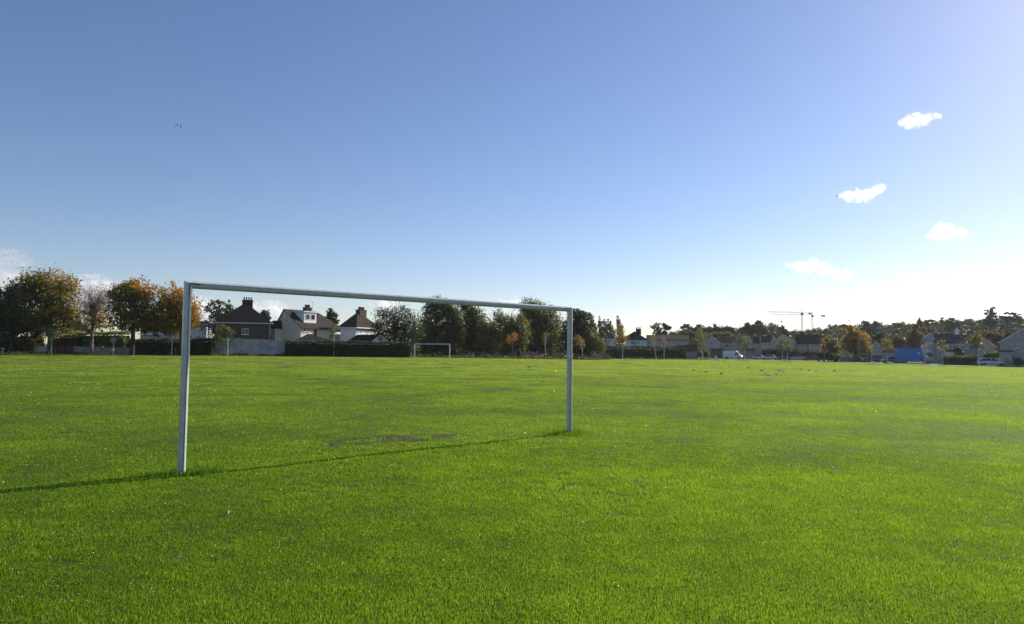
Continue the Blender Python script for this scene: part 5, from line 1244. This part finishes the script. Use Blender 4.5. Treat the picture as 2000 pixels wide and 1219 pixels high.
GULLS = [(1355,726,1,30,'darker gull standing at the left of the flock on the field'),(1379,730,1,200,'dark gull nearest the left in the front of the flock'),(1409,732,1,340,'dark backed gull standing left of the pale preening gull'),
 (1425,718,0,160,'far white gull straight below the white van'),(1441,718,0,20,'far white gull just right of the one below the white van'),(1461,720,1,180,'small dark bird alone below the first silver car'),
 (1487,727,1,150,'dark gull behind the two pale gulls lying in a line'),(1494,732,0,200,'pale gull at the back of the two lying in a line'),(1500,737,0,15,'whitest gull nearest to the camera in the flock'),
 (1521,727,1,170,'dark gull at the middle of the flock facing left'),(1529,727,0,10,'grey pale gull close to the dark one in the middle of the flock'),(1516,734,0,190,'white gull in front of the middle of the flock'),
 (1552,721,1,60,'dark bird farthest back below the pale blue silver car'),(1565,724,0,330,'white gull with its head up below the red car'),(1580,726,1,180,'grey dark gull below the timber bench'),
 (1593,725,0,40,'gull standing behind the white one at the right of the flock'),(1594,728,0,170,'bright white gull at the right of the flock'),(1629,726,1,10,'dark gull in the pair farthest right'),(1632,725,0,200,'pale gull in the pair farthest right'),
 (1324,717,0,90,'faint white gull far left of the flock below the garage door'),(1033,719,1,180,'dark bird alone on the grass right of the person in black'),(1364,709,1,20,'dark speck of a bird far off below the grey gable'),(1388,710,1,200,'small dark bird far off left of the white van'),(1476,713,1,90,'dark bird far off below the silver cars')]
for px, py, dk, rz, lab in GULLS:
    D = D_for(px, py, 45, 110); p = ground(px, D); dk = bool(dk)
    src = GD if dk else GP; o = src if first[dk] else copy_tree(src); first[dk] = False
    sc = .57*(1 + rng.uniform(-.08, .12)); o.scale = (sc, sc, sc); o.location = (p.x, p.y, p.z+.02); o.rotation_euler = (0, 0, R(rz)); o['label'] = lab
def flying(px, py, D, label, span, rz, bank, pitch, dark):
    p = at(px, py, D); root = empty('flying_bird', p, 0, label, 'bird'); root.rotation_euler = (R(bank), R(pitch), R(rz)); root.scale = (span, span, span)
    MB().loft([[(x, w*math.cos(a*math.pi/6), z+w*math.sin(a*math.pi/6)) for a in range(12)] for x, w, z in ((-.26,.012,0),(-.16,.04,0),(0,.07,0),(.12,.06,.005),(.19,.04,.012),(.24,.012,.008))]).build('body', M_GULLW, root, smooth=True)
    for s in (-1, 1):
        MB().loft([[(x0, s*y, z-.008), (x0, s*y, z+.008), (x1, s*y, z+.01), (x1, s*y, z-.01)] for x0, x1, y, z in ((-.13,.13,.04,.01),(-.11,.16,.20,.10),(-.16,.08,.36,.02),(-.24,-.12,.52,-.26))]).build('wing', M_DARKB if dark else M_GULLG, root, smooth=True)
    return root
flying(349, 245, 62, 'dark winged gull flying high in the blue sky above the near left goal post', .62, 78, 14, -35, True)
flying(1634, 382, 120, 'tiny bird flying beside the left end of a small white cloud', .62, 20, 50, 0, False)

# ------------------------------------------------------------------ fallen leaves and small bits on the turf
M_DRY = mat_noise('dry_leaf', (.14,.09,.04), (.24,.16,.07), 30, .7, .2); M_PALE = mat_noise('pale_dry_leaf', (.34,.30,.19), (.46,.42,.30), 30, .7, .2)
def fallen(px, py, size, label, mat, rz):
    p = gpoint(px, py); V, F = [], []; n = 10
    for i in range(n+1):
        t = i/n; w = math.sin(math.pi*t)**.7*.32*size*(1+.25*math.sin(t*19)); z = .016 + .05*size*math.sin(t*5) + .02*math.sin(t*math.pi)
        V += [(size*(t-.5), -w, z+.02+.25*w), (size*(t-.5), 0, z), (size*(t-.5), w, z+.02+.35*w)]
    for i in range(n):
        for j in range(2): a = i*3+j; F.append((a, a+1, a+4, a+3))
    lf = mesh_obj('fallen_leaf', V, F, mat, smooth=True); lf.modifiers.new('thick', 'SOLIDIFY').thickness = .0012; lf.location = (p.x, p.y, tz(p.x, p.y)); lf.rotation_euler = (R(12), R(-14), R(rz))
    tag(lf, label, 'leaf', 'fallen leaves on the grass')
fallen(440, 1010, 0.055, 'pale curled leaf on the grass in front of the near left goal post', M_PALE, 160)
fallen(1627, 920, 0.055, 'pale scrap of leaf on the grass at the right', M_PALE, 40); fallen(1938, 859, 0.06, 'brown leaf lying far right on the grass', M_DRY, 80)
fallen(1905, 811, 0.07, 'dark curled leaf beyond the brown one at the far right', M_DRY, 20)
fallen(1505, 934, 0.039, 'small pale leaf left of the pale scrap on the right half of the grass', M_PALE, 10); fallen(1398, 935, 0.039, 'small pale leaf on the grass beyond the middle foreground', M_PALE, 100)
fallen(1022, 1030, 0.033, 'tiny pale leaf in the middle of the foreground grass', M_PALE, 60); fallen(1868, 1066, 0.033, 'tiny pale leaf near the bottom right of the grass', M_PALE, 200)

# ------------------------------------------------------------------ tower cranes on the skyline
def crane(px, D, base_y, top_y, jib_l, jib_y, jib_r, label):
    p = at(px, base_y, D); k = D/FPX; base = Vector((p.x, p.y, tz(p.x, p.y))); root = empty('tower_crane', base, 0, label, 'crane', 'tower cranes beyond the woodland')
    zj = at(px, jib_y, D).z - base.z; zt = at(px, top_y, D).z - base.z; w = .9
    m = MB()
    for sx in (-1, 1):
        for sy in (-1, 1): m.tube([(sx*w, sy*w, 0), (sx*w, sy*w, zj)], .17, 4)
    z = 0; s = 1
    while z < zj-2.4:
        for y in (-w, w): m.tube([(-w*s, y, z), (w*s, y, z+2.4)], .09, 4)
        for x in (-w, w): m.tube([(x, -w*s, z), (x, w*s, z+2.4)], .09, 4)
        z += 2.4; s = -s
    m.build('mast', M_CRANE, root)
    l, r_ = (jib_l-px)*k, (jib_r-px)*k
    j = MB(); tilt = lambda x: zj + .6 + abs(x)*.012
    for y, dz in ((-.7, 0), (.7, 0), (0, 1.3)): j.tube([(l, y*(.4 if y else 1), tilt(l)+dz*.5), (0, y, zj+.6+dz)], .17, 4)
    x = l; n_ = 22
    for i in range(n_):
        xa, xb = l*(1-i/n_), l*(1-(i+1)/n_)
        for y in (-.55, .55): j.tube([(xa, y, tilt(xa)), ((xa+xb)/2, 0, tilt(xa)+1.1), (xb, y, tilt(xb))], .09, 3)
    j.build('jib', M_CRANE, root)
    c = MB().box(0, r_, -.6, .6, zj+.5, zj+.9); c.tube([(0, 0, zj), (0, 0, zt)], .35, 5).tube([(0, 0, zt), (r_*.9, 0, zj+.9)], .10, 4).tube([(0, 0, zt), (l*.6, 0, tilt(l*.6)+1)], .10, 4); c.build('counter_jib', M_CRANE, root)
    MB().box(r_*.72, r_, -.9, .9, zj-1.4, zj+.49).build('counterweight', M_BUMP, root); MB().box(-1.3, 1.3, -1.6, 1.2, zj-2.0, zj+.4).build('cab', M_BUMP, root)
M_CRANE = mat_noise('crane_steel', (.36,.37,.39), (.46,.47,.49), 3, .6, .4)
crane(1567, 900, 646, 605, 1498, 612, 1585, 'nearer tower crane with the long jib pointing left'); crane(1587, 960, 644, 609, 1505, 616.5, 1612, 'lower tower crane at the right of the two')
def mast():
    D = 700; p = ground(1660, D); H = at(1660, 621, D).z - p.z; root = empty('radio_mast', p, 0, 'faint thin mast rising from the woodland above the orange tree', 'mast')
    MB().tube([(0, 0, 0), (0, 0, H)], [.5, .25], 5).build('pole', M_CRANE, root); MB().box(-1.2, 1.2, -.2, .2, H-3, H-2.3).build('antenna', M_CRANE, root)
mast()

# ------------------------------------------------------------------ clouds
def mat_cloud(dens, cs, k, seed, aniso=.45):
    """vapour that is densest inside the lobes (centres cs, radii) and frays outwards"""
    m, nt, out = new_mat('cloud_vapour'); v = N(nt, 'ShaderNodeVolumeScatter'); v.inputs['Color'].default_value = (1, 1, 1, 1); v.inputs['Anisotropy'].default_value = aniso
    tc = N(nt, 'ShaderNodeTexCoord'); fld = None
    def math_(op, a, b=None, c=None):
        n = N(nt, 'ShaderNodeMath', operation=op)
        for i, x in enumerate((a, b, c)):
            if x is None: continue
            if isinstance(x, (int, float)): n.inputs[i].default_value = x
            else: nt.links.new(x, n.inputs[i])
        return n.outputs[0]
    for c, r in cs:
        vm = N(nt, 'ShaderNodeVectorMath', operation='SUBTRACT'); nt.links.new(tc.outputs['Object'], vm.inputs[0]); vm.inputs[1].default_value = c
        sc = N(nt, 'ShaderNodeVectorMath', operation='MULTIPLY'); nt.links.new(vm.outputs[0], sc.inputs[0]); sc.inputs[1].default_value = (1/r, 1/r, 1.1/r)
        ln = N(nt, 'ShaderNodeVectorMath', operation='LENGTH'); nt.links.new(sc.outputs[0], ln.inputs[0])
        f = math_('SUBTRACT', 1.0, ln.outputs['Value'])
        fld = f if fld is None else math_('SMOOTH_MAX', fld, f, .55)
    def noise(s, d, lac=2.2):
        n = N(nt, 'ShaderNodeTexNoise'); n.noise_dimensions = '4D'; n.inputs['W'].default_value = seed*3.7; n.inputs['Scale'].default_value = s; n.inputs['Detail'].default_value = d; n.inputs['Lacunarity'].default_value = lac
        nt.links.new(tc.outputs['Object'], n.inputs['Vector']); return n.outputs['Fac']
    n1 = math_('SUBTRACT', noise(1/(9*k), 8), .5)
    x = math_('ADD', math_('MULTIPLY_ADD', n1, 3.6, fld), -.06)
    x = math_('MULTIPLY', x, 1.15); n = nt.nodes[-1]; n.use_clamp = True
    x = math_('POWER', x, 1.9)
    nt.links.new(math_('MULTIPLY', x, dens), v.inputs['Density'])
    nt.links.new(v.outputs[0], out.inputs['Volume']); return m
def cloud(label, D, lumps, dens, seed, name='cloud', kind=None, grow=1.0):
    c0 = at(lumps[0][0], lumps[0][1], D); k = D/FPX; mb = MB(); cs = []
    for cx, cy, r in lumps:
        p = at(cx, cy, D) - c0; y = p.y + rng.normal(0, .25)*r*k
        mb.ball((p.x, y, p.z), (r*k*1.95, r*k*1.95, r*k*1.8), 14, 10); cs.append(((p.x, y, p.z), r*k*1.85*grow))
    o = mb.build(name, mat_cloud(dens/k/15, cs, k, seed), smooth=True, loc=c0)
    rm = o.modifiers.new('remesh', 'REMESH'); rm.mode = 'VOXEL'; rm.voxel_size = 3.0*k
    tag(o, label, None if kind else 'cloud', None if kind else 'small clouds in the sky over the park', kind); return o
cloud('highest small white cloud at the upper right, tailing up to the right', 2600, [(1765,241,8),(1780,238,10),(1796,236,10),(1808,231,7),(1816,229,6),(1824,228,5),(1833,228,4)], 1.1, 1)
cloud('white cloud below the highest one, with a tiny bird at its left end', 2600, [(1646,383,6),(1660,383,8),(1676,383,10),(1692,385,9),(1703,375,8),(1710,371,7),(1718,368,6),(1726,366,4)], 1.2, 2)
cloud('compact domed white cloud below the bird cloud at the right', 2600, [(1812,463,4),(1826,458,8),(1842,453,12),(1860,452,9),(1876,452,6),(1881,460,6)], 1.2, 3)
cloud('long flat based white cloud lowest and farthest left of the small clouds', 2600, [(1540,518,4.5),(1550,519,5),(1562,521,7),(1573,522,8),(1583,521,10),(1588,513,7),(1608,527,9),(1630,536,8),(1650,537,8),(1662,537,5)], 1.2, 4)
cloud('little white cloud between the long flat one and the right border', 2600, [(1766,551,4),(1780,543,8),(1795,540,5)], 1.2, 5)
cloud('wispy white puff just above the little low cloud', 2600, [(1818,522,3.5),(1828,525,5),(1840,527,3.5),(1870,528,3)], .6, 6)
cloud('broad white cloud cut by the right border low over the woodland', 2600, [(1926,546,5),(1945,545,8),(1968,536,11),(1990,541,11),(2010,545,12),(2030,545,10)], 1.0, 7)
cloud('grey cloud at the left border over the sycamore', 2600, [(-10,512,24),(14,502,15),(34,516,15),(54,514,9),(8,540,18),(40,538,9)], .40, 8)
cloud('white cloud low at the left border behind the sycamore', 3200, [(0,560,20),(30,556,18),(55,562,14),(-20,565,22)], 1.5, 12)
cloud('white cloud top behind the half bare tree', 3200, [(150,560,14),(175,560,16),(200,562,16),(225,566,14)], 1.4, 13)
cloud('white cloud low behind the grey house and the near left post', 3200, [(375,600,18),(392,606,18),(410,614,14),(430,618,14)], 1.8, 9)
cloud('white cloud behind the roofs of the grey and the cream house', 3200, [(505,610,14),(525,606,14),(540,612,14),(555,622,12)], 1.8, 10)
cloud('thin white cloud just above the middle of the crossbar', 3200, [(985,597,9),(1005,593,9),(1022,594,7)], 1.5, 11)
cloud('white cloud over the crossbar above the hipped white house', 3200, [(740,598,11),(755,600,13),(770,606,12)], 1.5, 14)
BANK = [(1160,636,14),(1190,640,14),(1215,630,13),(1240,634,13),(1262,622,12),(1280,632,16),(1305,626,15),(1330,622,14),(1355,632,15),(1380,630,14),(1405,628,14),(1440,626,15),(1470,622,14),(1500,630,16),(1535,634,14),(1570,634,15),(1605,634,14),(1640,630,15),(1675,628,15),(1705,620,16),(1735,612,15),(1765,614,14),(1795,616,16),(1825,620,15),(1860,616,18),(1895,604,18),(1915,600,18),(1945,610,18),(1975,612,18),(2010,612,20),(2040,610,20)]
cloud('bank of bright white cloud low over the horizon at the right', 5200, BANK[::2], .9, 20, 'cloud_bank', 'stuff')
# ------------------------------------------------------------------ thin sunlit autumn air
def haze():
    m, nt, out = new_mat('air'); v = N(nt, 'ShaderNodeVolumePrincipled'); v.inputs['Color'].default_value = (.92, .95, 1.0, 1); v.inputs['Density'].default_value = HAZE_D; v.inputs['Anisotropy'].default_value = .3
    nt.links.new(v.outputs[0], out.inputs['Volume'])
    o = MB().box(-1300, 1300, -1300, 1300, -8, 95).build('haze', m); tag(o, 'thin pale autumn haze over the whole park', None, kind='stuff')
HAZE_D = 0.9e-4
haze()
